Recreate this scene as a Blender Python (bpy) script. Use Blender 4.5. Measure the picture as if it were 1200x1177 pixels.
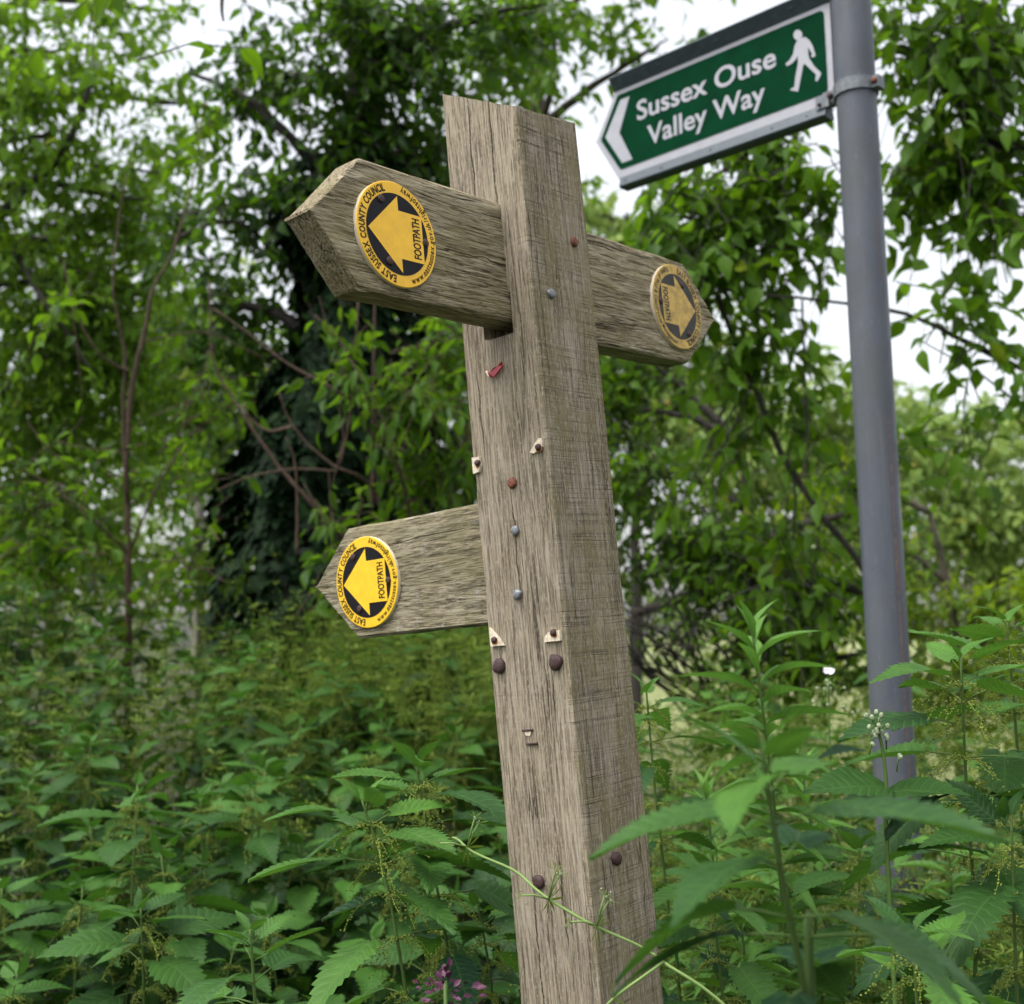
import bpy, bmesh, math, random
import numpy as np
from mathutils import Matrix, Vector

for _o in list(bpy.data.objects):
    bpy.data.objects.remove(_o)
scene = bpy.context.scene
COL = scene.collection
RNG = np.random.default_rng(7)

# ------------------------------------------------------------------ camera, sky, sun, exposure
CAM = np.array([0.0, 0.0, 1.55])
CAMROT = np.array([[0.99973, 0.02312, 0.0], [0.00253, -0.10948, -0.99399], [-0.02298, 0.99372, -0.10951]])
FPX = 1402.4
cd = bpy.data.cameras.new("camera")
cam = bpy.data.objects.new("camera", cd)
COL.objects.link(cam)
cam.matrix_world = Matrix.Translation(CAM) @ Matrix([list(r) for r in CAMROT]).to_4x4()
cd.sensor_fit = 'HORIZONTAL'
cd.sensor_width = 36.0
cd.lens = 36.0 * FPX / 1200.0
cd.clip_start = 0.02
cd.clip_end = 2000
cd.dof.use_dof = True
cd.dof.focus_distance = 1.14
cd.dof.aperture_fstop = 7.4
scene.camera = cam
scene.cycles.use_denoising = True
scene.cycles.max_bounces = 8
scene.cycles.transparent_max_bounces = 4
scene.cycles.sample_clamp_indirect = 6
scene.view_settings.view_transform = 'Standard'
scene.view_settings.look = 'None'
scene.view_settings.gamma = 1
scene.view_settings.exposure = 1.05
SUN_EL, SUN_ROT = math.radians(62), math.radians(238)
world = bpy.data.worlds.new("World")
scene.world = world
world.use_nodes = True
wn, wl = world.node_tree.nodes, world.node_tree.links
sky = wn.new('ShaderNodeTexSky')
sky.sky_type = 'NISHITA'
sky.sun_disc = False
sky.sun_elevation = SUN_EL
sky.sun_rotation = SUN_ROT
sky.air_density = 1.2
sky.dust_density = 3.0
hs = wn.new('ShaderNodeHueSaturation')      # an overcast sky: nearly colourless
hs.inputs['Saturation'].default_value = 0.22
wl.new(sky.outputs[0], hs.inputs['Color'])
tcw = wn.new('ShaderNodeTexCoord')
sxw = wn.new('ShaderNodeSeparateXYZ')
wl.new(tcw.outputs['Generated'], sxw.inputs[0])
grd = wn.new('ShaderNodeMapRange')          # an overcast sky is brighter overhead than near the horizon
grd.inputs['From Min'].default_value, grd.inputs['From Max'].default_value = 0.0, 1.0
grd.inputs['To Min'].default_value, grd.inputs['To Max'].default_value = 0.84, 1.5
wl.new(sxw.outputs[2], grd.inputs['Value'])
vm = wn.new('ShaderNodeVectorMath')
vm.operation = 'SCALE'
wl.new(hs.outputs[0], vm.inputs[0])
wl.new(grd.outputs[0], vm.inputs['Scale'])
wl.new(vm.outputs[0], wn['Background'].inputs['Color'])
wn['Background'].inputs['Strength'].default_value = 0.15
sd = bpy.data.lights.new("sun", 'SUN')
sd.energy = 1.1
sd.angle = math.radians(25)
sd.color = (1.0, 0.96, 0.90)
sun = bpy.data.objects.new("sun", sd)
COL.objects.link(sun)
# direction towards the sun: the sky's rotation is measured from +Y, clockwise seen from above
_s = Vector((math.sin(SUN_ROT) * math.cos(SUN_EL), math.cos(SUN_ROT) * math.cos(SUN_EL), math.sin(SUN_EL)))
sun.rotation_euler = _s.to_track_quat('Z', 'Y').to_euler()


def at(px, py, d):
    """World point seen at a pixel of the 1200x1177 photograph, d metres along the view axis."""
    return CAM + CAMROT @ np.array([(px - 600) / FPX * d, -(py - 588.5) / FPX * d, -d])


# ------------------------------------------------------------------ small helpers
def tag(o, label=None, cat=None, group=None, kind=None):
    if label: o['label'] = label
    if cat: o['category'] = cat
    if group: o['group'] = group
    if kind: o['kind'] = kind
    return o


def empty(name, loc, parent=None):
    o = bpy.data.objects.new(name, None)
    COL.objects.link(o)
    o.location = [float(v) for v in loc]
    o.empty_display_size = 0.1
    if parent: o.parent = parent
    return o


class MB:
    """Collects vertices, faces, uv and a per-leaf tint, and links them as ONE mesh object."""

    def __init__(self):
        self.v, self.f, self.t, self.uv, self.m, self.n = [], [], [], [], [], 0

    def add(self, V, faces, tint=0.5, uv=None, mat=0):
        V = np.asarray(V, float).reshape(-1, 3)
        n = len(V)
        self.v.append(V)
        self.t.append(np.full(n, tint) if np.isscalar(tint) else np.asarray(tint, float))
        self.uv.append(np.zeros((n, 2)) if uv is None else np.asarray(uv, float))
        for F in faces:
            F = np.asarray(F, np.int64)
            if F.size:
                self.f.append((F + self.n, mat))
        self.n += n

    def scatter(self, tmpl, P, R, S, tint, mat=0):
        V, faces, uv = tmpl
        N = len(P)
        if N == 0: return
        S = np.asarray(S, float)
        if S.ndim == 1: S = S[:, None]
        W = np.einsum('nij,kj->nki', R, V) * S[:, None, :] + P[:, None, :]
        k = len(V)
        off = (np.arange(N) * k)[:, None, None]
        fs = [(np.asarray(F)[None] + off).reshape(-1, np.asarray(F).shape[1]) for F in faces if len(F)]
        self.add(W.reshape(-1, 3), fs, np.repeat(tint, k), np.tile(uv, (N, 1)), mat)

    def tube(self, pts, rad, sides=6, tint=0.5, mat=0, cap=True):
        pts = np.asarray(pts, float)
        n = len(pts)
        rad = np.broadcast_to(np.asarray(rad, float), (n,)) if np.ndim(rad) else np.full(n, rad)
        T = np.gradient(pts, axis=0)
        T /= np.linalg.norm(T, axis=1)[:, None] + 1e-12
        ref = np.array([0.31, 0.95, 0.05]) if abs(T[0][1]) < 0.8 else np.array([0.95, 0.1, 0.3])
        A = np.cross(T, ref); A /= np.linalg.norm(A, axis=1)[:, None] + 1e-12
        Bv = np.cross(T, A)
        ang = np.linspace(0, 2 * np.pi, sides, endpoint=False)
        V = pts[:, None] + rad[:, None, None] * (np.cos(ang)[None, :, None] * A[:, None] + np.sin(ang)[None, :, None] * Bv[:, None])
        i = np.arange(n - 1)[:, None] * sides
        j = np.arange(sides)[None]
        j2 = (j + 1) % sides
        Q = np.stack([i + j, i + j2, i + sides + j2, i + sides + j], -1).reshape(-1, 4)
        uv = np.stack([np.tile(ang / 6.2832, n), np.repeat(np.linspace(0, 1, n), sides)], 1)
        fs = [Q]
        if cap:
            fs += [np.arange(sides)[::-1][None], ((n - 1) * sides + np.arange(sides))[None]]
        self.add(V.reshape(-1, 3), fs, tint, uv, mat)

    def build(self, name, mats, parent=None, smooth=True, sharp=None, loc=None):
        me = bpy.data.meshes.new(name)
        V = np.concatenate(self.v) if self.v else np.zeros((0, 3))
        if loc is not None: V = V - np.asarray(loc)
        me.vertices.add(len(V))
        me.vertices.foreach_set('co', V.astype(np.float32).ravel())
        tot = np.concatenate([np.full(len(F), F.shape[1]) for F, _ in self.f])
        idx = np.concatenate([F.ravel() for F, _ in self.f])
        mi = np.concatenate([np.full(len(F), m) for F, m in self.f])
        me.loops.add(len(idx))
        me.loops.foreach_set('vertex_index', idx.astype(np.int32))
        me.polygons.add(len(tot))
        me.polygons.foreach_set('loop_start', np.concatenate([[0], np.cumsum(tot)[:-1]]).astype(np.int32))
        me.polygons.foreach_set('loop_total', tot.astype(np.int32))
        me.polygons.foreach_set('material_index', mi.astype(np.int32))
        me.polygons.foreach_set('use_smooth', np.full(len(tot), smooth))
        a = me.attributes.new('tint', 'FLOAT', 'POINT')
        a.data.foreach_set('value', np.concatenate(self.t).astype(np.float32))
        u = me.uv_layers.new(name='UVMap')
        u.data.foreach_set('uv', np.concatenate(self.uv)[idx].astype(np.float32).ravel())
        for m in (mats if isinstance(mats, (list, tuple)) else [mats]):
            me.materials.append(m)
        me.update()
        me.validate()
        if sharp: me.set_sharp_from_angle(angle=math.radians(sharp))
        o = bpy.data.objects.new(name, me)
        COL.objects.link(o)
        if parent: o.parent = parent
        return o


def frames(D, up, roll=None):
    """Rotation matrices whose y axis is D and whose z axis is as near to `up` as it can be."""
    D = D / (np.linalg.norm(D, axis=1)[:, None] + 1e-12)
    X = np.cross(D, up)
    X /= np.linalg.norm(X, axis=1)[:, None] + 1e-9
    Z = np.cross(X, D)
    if roll is not None:
        c, s = np.cos(roll)[:, None], np.sin(roll)[:, None]
        X, Z = c * X + s * Z, c * Z - s * X
    return np.stack([X, D, Z], -1)


def smooth_path(pts, n=24):
    """Catmull-Rom through the points."""
    P = np.asarray(pts, float)
    P = np.vstack([2 * P[0] - P[1], P, 2 * P[-1] - P[-2]])
    out = []
    m = len(P) - 3
    for i in range(m):
        k = max(2, int(round(n / m)))
        for t in np.linspace(0, 1, k, endpoint=(i == m - 1)):
            a, b, c, d = P[i:i + 4]
            out.append(0.5 * (2 * b + (c - a) * t + (2 * a - 5 * b + 4 * c - d) * t * t + (3 * b - a - 3 * c + d) * t ** 3))
    return np.array(out)


def vnoise(x, y, seed=0):
    """Smooth value noise on the plane, -1..1."""
    x, y = np.broadcast_arrays(np.asarray(x, float), np.asarray(y, float))
    xi, yi = np.floor(x).astype(np.int64), np.floor(y).astype(np.int64)
    fx, fy = x - xi, y - yi
    fx, fy = fx * fx * (3 - 2 * fx), fy * fy * (3 - 2 * fy)

    def h(a, b):
        n = (a * 374761393 + b * 668265263 + seed * 982451653) & 0x7fffffff
        n = ((n ^ (n >> 13)) * 1274126177) & 0x7fffffff
        return ((n ^ (n >> 16)) & 0xffff) / 32767.5 - 1
    return (h(xi, yi) * (1 - fx) + h(xi + 1, yi) * fx) * (1 - fy) + (h(xi, yi + 1) * (1 - fx) + h(xi + 1, yi + 1) * fx) * fy


# ------------------------------------------------------------------ materials
class NT:
    def __init__(self, name):
        self.mat = bpy.data.materials.new(name)
        self.mat.use_nodes = True
        self.n, self.l = self.mat.node_tree.nodes, self.mat.node_tree.links
        self.b = self.n['Principled BSDF']
        self.out = self.n['Material Output']

    def new(self, t, **kw):
        n = self.n.new(t)
        for k, v in kw.items():
            if k.startswith('i_'):
                k2 = k[2:].replace('_', ' ')
                n.inputs[int(k2) if k2.isdigit() else k2].default_value = v
            else:
                setattr(n, k, v)
        return n

    def link(self, a, b): self.l.new(a, b)

    def math(self, op, a, b=None, c=None):
        n = self.n.new('ShaderNodeMath'); n.operation = op
        for i, s in enumerate((a, b, c)):
            if s is None: continue
            if isinstance(s, (int, float)): n.inputs[i].default_value = s
            else: self.link(s, n.inputs[i])
        return n.outputs[0]

    def ramp(self, fac, stops):
        r = self.n.new('ShaderNodeValToRGB')
        while len(r.color_ramp.elements) < len(stops): r.color_ramp.elements.new(0.5)
        for e, (p, c) in zip(r.color_ramp.elements, stops):
            e.position = p
            e.color = (c, c, c, 1) if isinstance(c, (int, float)) else (*c, 1)
        self.link(fac, r.inputs[0])
        return r.outputs[0]

    def mix(self, fac, a, b, mode='MIX'):
        m = self.n.new('ShaderNodeMix'); m.data_type = 'RGBA'; m.blend_type = mode
        for s, i in ((fac, 0), (a, 6), (b, 7)):
            if isinstance(s, (int, float)): m.inputs[i].default_value = s
            elif isinstance(s, tuple): m.inputs[i].default_value = (*s, 1)
            else: self.link(s, m.inputs[i])
        return m.outputs[2]

    def noise(self, vec, scale=1, detail=4, rough=0.55, dist=0):
        t = self.new('ShaderNodeTexNoise', i_Scale=scale, i_Detail=detail, i_Roughness=rough, i_Distortion=dist)
        if vec is not None: self.link(vec, t.inputs['Vector'])
        return t.outputs[0]

    def mapping(self, vec, scale, loc=(0, 0, 0)):
        m = self.new('ShaderNodeMapping', i_Scale=scale, i_Location=loc)
        self.link(vec, m.inputs['Vector'])
        return m.outputs[0]

    def bump(self, h, strength, dist, prev=None):
        b = self.new('ShaderNodeBump', i_Strength=strength, i_Distance=dist)
        self.link(h, b.inputs['Height'])
        if prev is not None: self.link(prev, b.inputs['Normal'])
        return b.outputs[0]


def leaf_mat(name, dark, light, trans, rough=0.45, tf=0.35, veins=False, spec=0.18):
    k = NT(name)
    at_ = k.new('ShaderNodeAttribute', attribute_name='tint')
    oi = k.new('ShaderNodeObjectInfo')
    f = k.math('ADD', at_.outputs['Fac'], k.math('MULTIPLY', k.math('SUBTRACT', oi.outputs['Random'], 0.5), 0.35))
    f = k.math('MINIMUM', f, k.math('MAXIMUM', at_.outputs['Fac'], 1.0))
    yel = (light[0] * 1.9, light[1] * 1.15, light[2])
    col = k.ramp(k.math('MULTIPLY', f, 0.8), [(0.0, dark), (0.8, light), (0.98, yel)])
    tc = k.new('ShaderNodeTexCoord')
    nz = k.noise(tc.outputs['Object'], 38, 3)
    col = k.mix(k.ramp(nz, [(0.35, 0.0), (0.75, 0.3)]), col, tuple(c * 0.55 for c in dark))
    if veins:
        sx = k.new('ShaderNodeSeparateXYZ')
        k.link(tc.outputs['UV'], sx.inputs[0])
        au = k.math('ABSOLUTE', k.math('SUBTRACT', sx.outputs[0], 0.5))
        ph = k.math('MULTIPLY', k.math('SUBTRACT', sx.outputs[1], k.math('MULTIPLY', au, 0.34)), 10.0)
        tri = k.math('ABSOLUTE', k.math('SUBTRACT', k.math('FRACT', ph), 0.5))
        vein = k.math('SMOOTH_MIN', k.math('MULTIPLY', tri, 2.0), k.math('MULTIPLY', au, 7.0), 0.1)
        vl = k.ramp(vein, [(0.0, 1.0), (0.22, 0.0)])
        col = k.mix(k.math('MULTIPLY', vl, 0.22), col, tuple(min(1, c * 1.5 + 0.015) for c in light))
        h = k.math('ADD', k.ramp(vein, [(0.0, 0.0), (0.6, 1.0)]), k.math('MULTIPLY', k.noise(tc.outputs['UV'], 30, 2), 0.35))
        k.link(k.bump(h, 0.35, 0.0016), k.b.inputs['Normal'])
    k.link(col, k.b.inputs['Base Color'])
    k.b.inputs['Roughness'].default_value = rough
    k.b.inputs['Specular IOR Level'].default_value = spec
    tr = k.new('ShaderNodeBsdfTranslucent')
    k.link(k.mix(0.5, col, trans), tr.inputs['Color'])
    ms = k.new('ShaderNodeMixShader', i_0=tf)
    k.link(k.b.outputs[0], ms.inputs[1])
    k.link(tr.outputs[0], ms.inputs[2])
    k.link(ms.outputs[0], k.out.inputs['Surface'])
    return k.mat


def bark_mat(name, a, b, scale=60):
    k = NT(name)
    tc = k.new('ShaderNodeTexCoord')
    v = k.mapping(tc.outputs['Object'], (1, 1, 0.25))
    n = k.noise(v, scale, 5, 0.6)
    k.link(k.ramp(n, [(0.3, a), (0.7, b)]), k.b.inputs['Base Color'])
    k.link(k.bump(n, 0.8, 0.01), k.b.inputs['Normal'])
    k.b.inputs['Roughness'].default_value = 0.9
    return k.mat


def plain(name, col, rough=0.5, metal=0.0, var=0.25, scale=60, spec=0.5, bump=0.0):
    k = NT(name)
    tc = k.new('ShaderNodeTexCoord')
    n = k.noise(tc.outputs['Object'], scale, 4)
    k.link(k.mix(k.ramp(n, [(0.35, 0.0), (0.7, 1.0)]), tuple(c * (1 - var) for c in col), tuple(min(1, c * (1 + var * 0.5)) for c in col)), k.b.inputs['Base Color'])
    k.b.inputs['Roughness'].default_value = rough
    k.b.inputs['Metallic'].default_value = metal
    k.b.inputs['Specular IOR Level'].default_value = spec
    if bump: k.link(k.bump(n, bump, 0.0006), k.b.inputs['Normal'])
    return k.mat


def wood_mat(name, axis, dark, mid, light, moss=0.3, saw=0.0, saw_face=False, rough_bump=1.0, lichen=0.0, fl=22, mosscol=(0.115, 0.105, 0.045), shakes=()):
    """Weathered oak with its grain along one object axis."""
    k = NT(name)
    tc = k.new('ShaderNodeTexCoord')
    O = tc.outputs['Object']
    sx = k.new('ShaderNodeSeparateXYZ'); k.link(O, sx.inputs[0])
    ax = 'xyz'.index(axis)

    def sc(g, c):
        s = [c, c, c]; s[ax] = g
        return tuple(s)
    warp = k.noise(k.mapping(O, sc(6, 18)), 1, 3)
    wv = k.new('ShaderNodeVectorMath', operation='MULTIPLY_ADD')
    wc = k.new('ShaderNodeCombineXYZ')
    for i in range(3):
        if i != ax: k.link(warp, wc.inputs[i])
    k.link(wc.outputs[0], wv.inputs[0]); wv.inputs[1].default_value = (0.008,) * 3; k.link(O, wv.inputs[2])
    W = wv.outputs[0]
    fib = k.noise(k.mapping(W, sc(fl, 620)), 1, 5, 0.72)
    fib2 = k.noise(k.mapping(W, sc(fl * 0.4, 240)), 1, 4, 0.6)
    broad = k.noise(k.mapping(O, sc(6, 16)), 1, 4, 0.6)
    f = k.math('ADD', k.math('MULTIPLY', fib, 0.85), k.math('ADD', k.math('MULTIPLY', fib2, 0.35), k.math('MULTIPLY', broad, 0.25)))
    f = k.math('SUBTRACT', f, 0.22)
    col = k.ramp(f, [(0.37, dark), (0.47, mid), (0.60, light)])
    fm = k.ramp(k.math('ADD', sx.outputs[1], 0.006), [(0.0, 0.25), (0.004, 1.0)])   # the face at y = 0 keeps most algae and saw marks
    # short dark fibres and a few long drying cracks
    sf = k.noise(k.mapping(W, sc(fl * 0.7, 480), (2, 5, 1)), 1, 4, 0.7)
    sfm = k.ramp(sf, [(0.57, 0.0), (0.65, 1.0)])
    if saw_face: sfm = k.math('MULTIPLY', sfm, k.math('SUBTRACT', 1.15, k.math('MULTIPLY', fm, 0.75)))
    col = k.mix(k.math('MULTIPLY', sfm, 0.45), col, (0.03, 0.025, 0.02))
    cr = k.noise(k.mapping(W, sc(2.0, 62), (3.1, 1.7, 0.4)), 1, 2, 0.4)
    cl = k.math('ABSOLUTE', k.math('SUBTRACT', cr, 0.5))
    cm = k.noise(k.mapping(O, sc(4, 30), (9, 2, 5)), 1, 2)
    crack = k.math('MULTIPLY', k.ramp(cl, [(0.0, 1.0), (0.008, 0.0)]), k.ramp(cm, [(0.52, 0.0), (0.58, 1.0)]))
    col = k.mix(k.math('MULTIPLY', crack, 0.8), col, (0.018, 0.015, 0.013))
    for (fa, c0, z0, z1, wd) in shakes:      # single drying shakes that run down one face
        oth = 1 if fa == 'L' else 0
        face = k.ramp(k.math('ADD', sx.outputs[0 if fa == 'L' else 1], 0.006), [(0.0, 0.0), (0.004, 1.0)])
        wob = k.math('MULTIPLY', k.math('SUBTRACT', k.noise(k.mapping(O, (0, 0, 26), (c0 * 400, 0, 0)), 1, 4, 0.7), 0.5), 0.011)
        dl = k.math('ABSOLUTE', k.math('SUBTRACT', k.math('ADD', sx.outputs[oth], wob), c0))
        zz = sx.outputs[2]
        win = k.math('MINIMUM', k.math('MULTIPLY', k.math('SUBTRACT', zz, z0 + 2.06), 22.0), k.math('MULTIPLY', k.math('SUBTRACT', z1 + 2.06, zz), 22.0))
        win = k.math('MINIMUM', k.math('MAXIMUM', win, 0.0), 1.0)
        ln = k.math('SUBTRACT', 1.0, k.math('DIVIDE', dl, k.math('ADD', k.math('MULTIPLY', win, wd), 0.00001)))
        ln = k.math('MULTIPLY', k.math('MINIMUM', k.math('MAXIMUM', k.math('MULTIPLY', ln, 1.6), 0.0), 1.0), face)
        crack = k.math('MAXIMUM', crack, ln)
        col = k.mix(k.math('MULTIPLY', ln, 0.92), col, (0.014, 0.012, 0.011))
    # dark blotches, moss film
    bl = k.noise(k.mapping(O, sc(10, 55), (1, 7, 2)), 1, 4, 0.7)
    col = k.mix(k.ramp(bl, [(0.58, 0.0), (0.74, 0.55)]), col, (0.045, 0.038, 0.036))
    mo = k.noise(k.mapping(O, sc(12, 26), (4, 4, 8)), 1, 6, 0.7)
    mf = k.math('MULTIPLY', k.ramp(mo, [(0.40, 0.0), (0.60, 1.0)]), moss)
    if saw_face:
        mf = k.math('MULTIPLY', mf, fm)
    col = k.mix(mf, col, mosscol)
    h = k.math('ADD', k.math('MULTIPLY', fib, 0.8), k.math('MULTIPLY', fib2, 0.5))
    h = k.math('SUBTRACT', h, k.math('ADD', k.math('MULTIPLY', crack, 1.2), k.math('MULTIPLY', sfm, 0.4)))
    if saw:
        wvy = k.math('MULTIPLY', k.noise(k.mapping(O, (9, 9, 4)), 1, 2), 0.005)
        cz = k.new('ShaderNodeCombineXYZ'); k.link(wvy, cz.inputs[2])
        av = k.new('ShaderNodeVectorMath', operation='ADD'); k.link(O, av.inputs[0]); k.link(cz.outputs[0], av.inputs[1])
        SO_ = av.outputs[0]
        sn = k.noise(k.mapping(SO_, sc(420, 9)), 1, 4, 0.7)
        sb = k.noise(k.mapping(SO_, sc(95, 0.8), (5, 5, 5)), 1, 2, 0.5)
        sl = k.ramp(sn, [(0.36, 1.0), (0.50, 0.0)])
        sl2 = k.ramp(k.math('ABSOLUTE', k.math('SUBTRACT', sb, 0.5)), [(0.0, 1.0), (0.018, 0.0)])
        s = k.math('ADD', k.math('MULTIPLY', sl, 0.6), k.math('MULTIPLY', sl2, 0.8))
        s = k.math('MULTIPLY', s, k.ramp(k.noise(k.mapping(O, (40, 40, 20)), 1, 4), [(0.38, 0.15), (0.62, 1.0)]))
        s = k.math('MULTIPLY', s, fm)
        s = k.math('MULTIPLY', s, saw)
        col = k.mix(k.math('MULTIPLY', s, 0.6), col, (0.05, 0.042, 0.032))
        wt = k.ramp(k.noise(k.mapping(O, sc(170, 420), (2, 2, 2)), 1, 3), [(0.54, 0.0), (0.64, 0.6)])
        col = k.mix(k.math('MULTIPLY', wt, saw), col, (0.36, 0.32, 0.26))
        h = k.math('SUBTRACT', h, k.math('MULTIPLY', s, 0.35))
    if lichen:
        vo = k.noise(k.mapping(O, (48, 48, 48), (2, 9, 4)), 1, 6, 0.75)
        col = k.mix(k.math('MULTIPLY', k.ramp(vo, [(0.60, 0.0), (0.66, 1.0)]), lichen), col, (0.30, 0.30, 0.28))
    k.link(col, k.b.inputs['Base Color'])
    k.b.inputs['Roughness'].default_value = 0.92
    k.b.inputs['Specular IOR Level'].default_value = 0.12
    k.link(k.bump(h, 0.6 * rough_bump, 0.0018), k.b.inputs['Normal'])
    return k.mat


M = {}
M['post'] = wood_mat('weathered_oak_post', 'z', (0.095, 0.074, 0.051), (0.235, 0.193, 0.140), (0.385, 0.330, 0.252), moss=0.75, saw=1.0, saw_face=True, mosscol=(0.190, 0.160, 0.075), rough_bump=1.5,
    shakes=[('L', -0.0525, -0.475, -0.335, .0010), ('L', -0.0470, -0.44, -0.40, .0012), ('L', -0.036, -0.09, 0.075, .0009), ('L', -0.064, -0.07, 0.085, .0010), ('L', -0.030, -0.60, -0.50, .0009), ('L', -0.084, -0.33, -0.21, .0009), ('L', -0.070, -0.88, -0.70, .0010),
            ('L', -0.034, -0.80, -0.68, .0012), ('L', -0.022, -0.60, -0.51, .0008), ('R', -0.040, -0.70, -0.655, .0011), ('R', -0.066, -0.40, -0.28, .0007), ('L', -0.045, -1.0, -0.84, .0012)])
M['arm_x'] = wood_mat('weathered_oak_arm', 'x', (0.085, 0.067, 0.040), (0.265, 0.215, 0.140), (0.48, 0.42, 0.30), moss=0.42, rough_bump=2.4, lichen=0.35, fl=30, mosscol=(0.22, 0.19, 0.075))
M['arm_y'] = wood_mat('weathered_oak_board', 'y', (0.06, 0.05, 0.034), (0.195, 0.166, 0.112), (0.37, 0.33, 0.24), moss=0.5, rough_bump=2.4, lichen=0.8, fl=45, mosscol=(0.17, 0.15, 0.07))
M['yellow'] = plain('yellow_plastic', (0.90, 0.50, 0.006), 0.4, var=0.10, scale=90)
M['yellow_fresh'] = plain('bright_yellow_plastic', (0.80, 0.48, 0.012), 0.4, var=0.10, scale=90)
M['yellow_old'] = plain('faded_yellow_plastic', (0.52, 0.33, 0.06), 0.55, var=0.35, scale=120)
M['black'] = plain('black_print', (0.008, 0.007, 0.010), 0.5, var=0.3, spec=0.15)
M['black_old'] = plain('faded_black_print', (0.04, 0.037, 0.03), 0.55, var=0.4, spec=0.2)
M['rim'] = plain('pale_plastic_edge', (0.74, 0.66, 0.52), 0.5, var=0.1)
M['rust'] = plain('rusty_iron', (0.17, 0.055, 0.025), 0.75, var=0.6, scale=400, bump=0.6)
M['darkrust'] = plain('dark_rusty_iron', (0.05, 0.022, 0.02), 0.7, var=0.5, scale=400, bump=0.6)
M['zinc'] = plain('galvanised_nail', (0.20, 0.205, 0.22), 0.5, metal=0.5, var=0.3, scale=300)
M['cream'] = plain('cream_plastic', (0.70, 0.60, 0.45), 0.6, var=0.32, scale=260)
M['stain'] = plain('orange_rust_stain', (0.42, 0.16, 0.03), 0.7, var=0.4, scale=500)
M['redplastic'] = plain('red_plastic', (0.30, 0.012, 0.02), 0.4, var=0.3)


def pole_paint():
    k = NT('grey_pole_paint')
    tc = k.new('ShaderNodeTexCoord'); O = tc.outputs['Object']
    n = k.noise(k.mapping(O, (1, 1, 0.35)), 14, 5, 0.6)
    col = k.mix(k.ramp(n, [(0.35, 0.0), (0.7, 1.0)]), (0.062, 0.069, 0.088), (0.088, 0.095, 0.112))
    sp = k.noise(O, 210, 2)
    col = k.mix(k.ramp(sp, [(0.70, 0.0), (0.74, 0.8)]), col, (0.035, 0.03, 0.035))
    bl = k.noise(k.mapping(O, (1, 1, 0.6), (4, 1, 7)), 9, 5, 0.7)
    col = k.mix(k.ramp(bl, [(0.50, 0.0), (0.66, 0.45)]), col, (0.066, 0.074, 0.066))
    sc_ = k.noise(k.mapping(O, (150, 150, 22), (7, 3, 1)), 1, 4, 0.75)
    col = k.mix(k.ramp(sc_, [(0.62, 0.0), (0.70, 0.55)]), col, (0.155, 0.160, 0.165))
    st = k.noise(k.mapping(O, (60, 60, 1.4), (1, 2, 3)), 1, 3)
    col = k.mix(k.ramp(st, [(0.60, 0.0), (0.70, 0.5)]), col, (0.12, 0.12, 0.13))
    k.link(col, k.b.inputs['Base Color'])
    k.link(k.ramp(bl, [(0.3, 0.30), (0.65, 0.62)]), k.b.inputs['Roughness'])
    k.b.inputs['Specular IOR Level'].default_value = 0.35
    k.link(k.bump(k.noise(O, 90, 3), 0.25, 0.0012), k.b.inputs['Normal'])
    return k.mat


M['pole'] = pole_paint()
M['polestain'] = plain('brown_rust_run', (0.13, 0.085, 0.075), 0.6, var=0.4, scale=90)
M['galv'] = plain('grey_galvanised_steel', (0.14, 0.155, 0.17), 0.5, metal=0.2, var=0.35, scale=130)
M['alu'] = plain('grey_blue_aluminium', (0.055, 0.072, 0.086), 0.5, metal=0.1, var=0.2, scale=60)
M['green'] = plain('green_sign_sheeting', (0.0, 0.033, 0.012), 0.6, var=0.22, scale=25, spec=0.03)
M['white'] = plain('grey_white_sheeting', (0.33, 0.33, 0.365), 0.55, var=0.08, scale=40)

M['nettle'] = leaf_mat('nettle_leaf', (0.009, 0.037, 0.016), (0.080, 0.190, 0.028), (0.14, 0.34, 0.02), 0.5, 0.25, True)
M['nettle_dark'] = leaf_mat('dark_nettle_leaf', (0.005, 0.022, 0.009), (0.056, 0.145, 0.020), (0.10, 0.27, 0.015), 0.5, 0.25, True)
M['catkin'] = leaf_mat('nettle_catkin', (0.17, 0.24, 0.035), (0.34, 0.40, 0.09), (0.35, 0.45, 0.05), 0.7, 0.25)
M['nstem'] = leaf_mat('nettle_stem', (0.04, 0.08, 0.02), (0.11, 0.18, 0.045), (0.1, 0.2, 0.03), 0.55, 0.05)
M['willow'] = leaf_mat('willowherb_leaf', (0.036, 0.105, 0.018), (0.13, 0.27, 0.05), (0.18, 0.42, 0.04), 0.45, 0.3, True)
M['cleaver'] = leaf_mat('cleavers', (0.025, 0.060, 0.007), (0.205, 0.280, 0.045), (0.26, 0.40, 0.02), 0.6, 0.3)
M['cleaverstem'] = leaf_mat('cleavers_stalk', (0.14, 0.23, 0.06), (0.26, 0.37, 0.12), (0.25, 0.38, 0.07), 0.5, 0.2)
M['leaf_pale'] = leaf_mat('pale_tree_leaf', (0.018, 0.060, 0.005), (0.120, 0.225, 0.020), (0.30, 0.55, 0.02), 0.48, 0.48)
M['leaf_mid'] = leaf_mat('mid_green_leaf', (0.010, 0.042, 0.004), (0.085, 0.180, 0.012), (0.26, 0.50, 0.012), 0.46, 0.46)
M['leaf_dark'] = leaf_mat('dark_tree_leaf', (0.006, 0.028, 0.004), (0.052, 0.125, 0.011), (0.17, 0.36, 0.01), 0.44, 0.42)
M['leaf_lime'] = leaf_mat('lime_green_leaf', (0.045, 0.115, 0.005), (0.220, 0.320, 0.015), (0.44, 0.62, 0.015), 0.46, 0.48)
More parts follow.
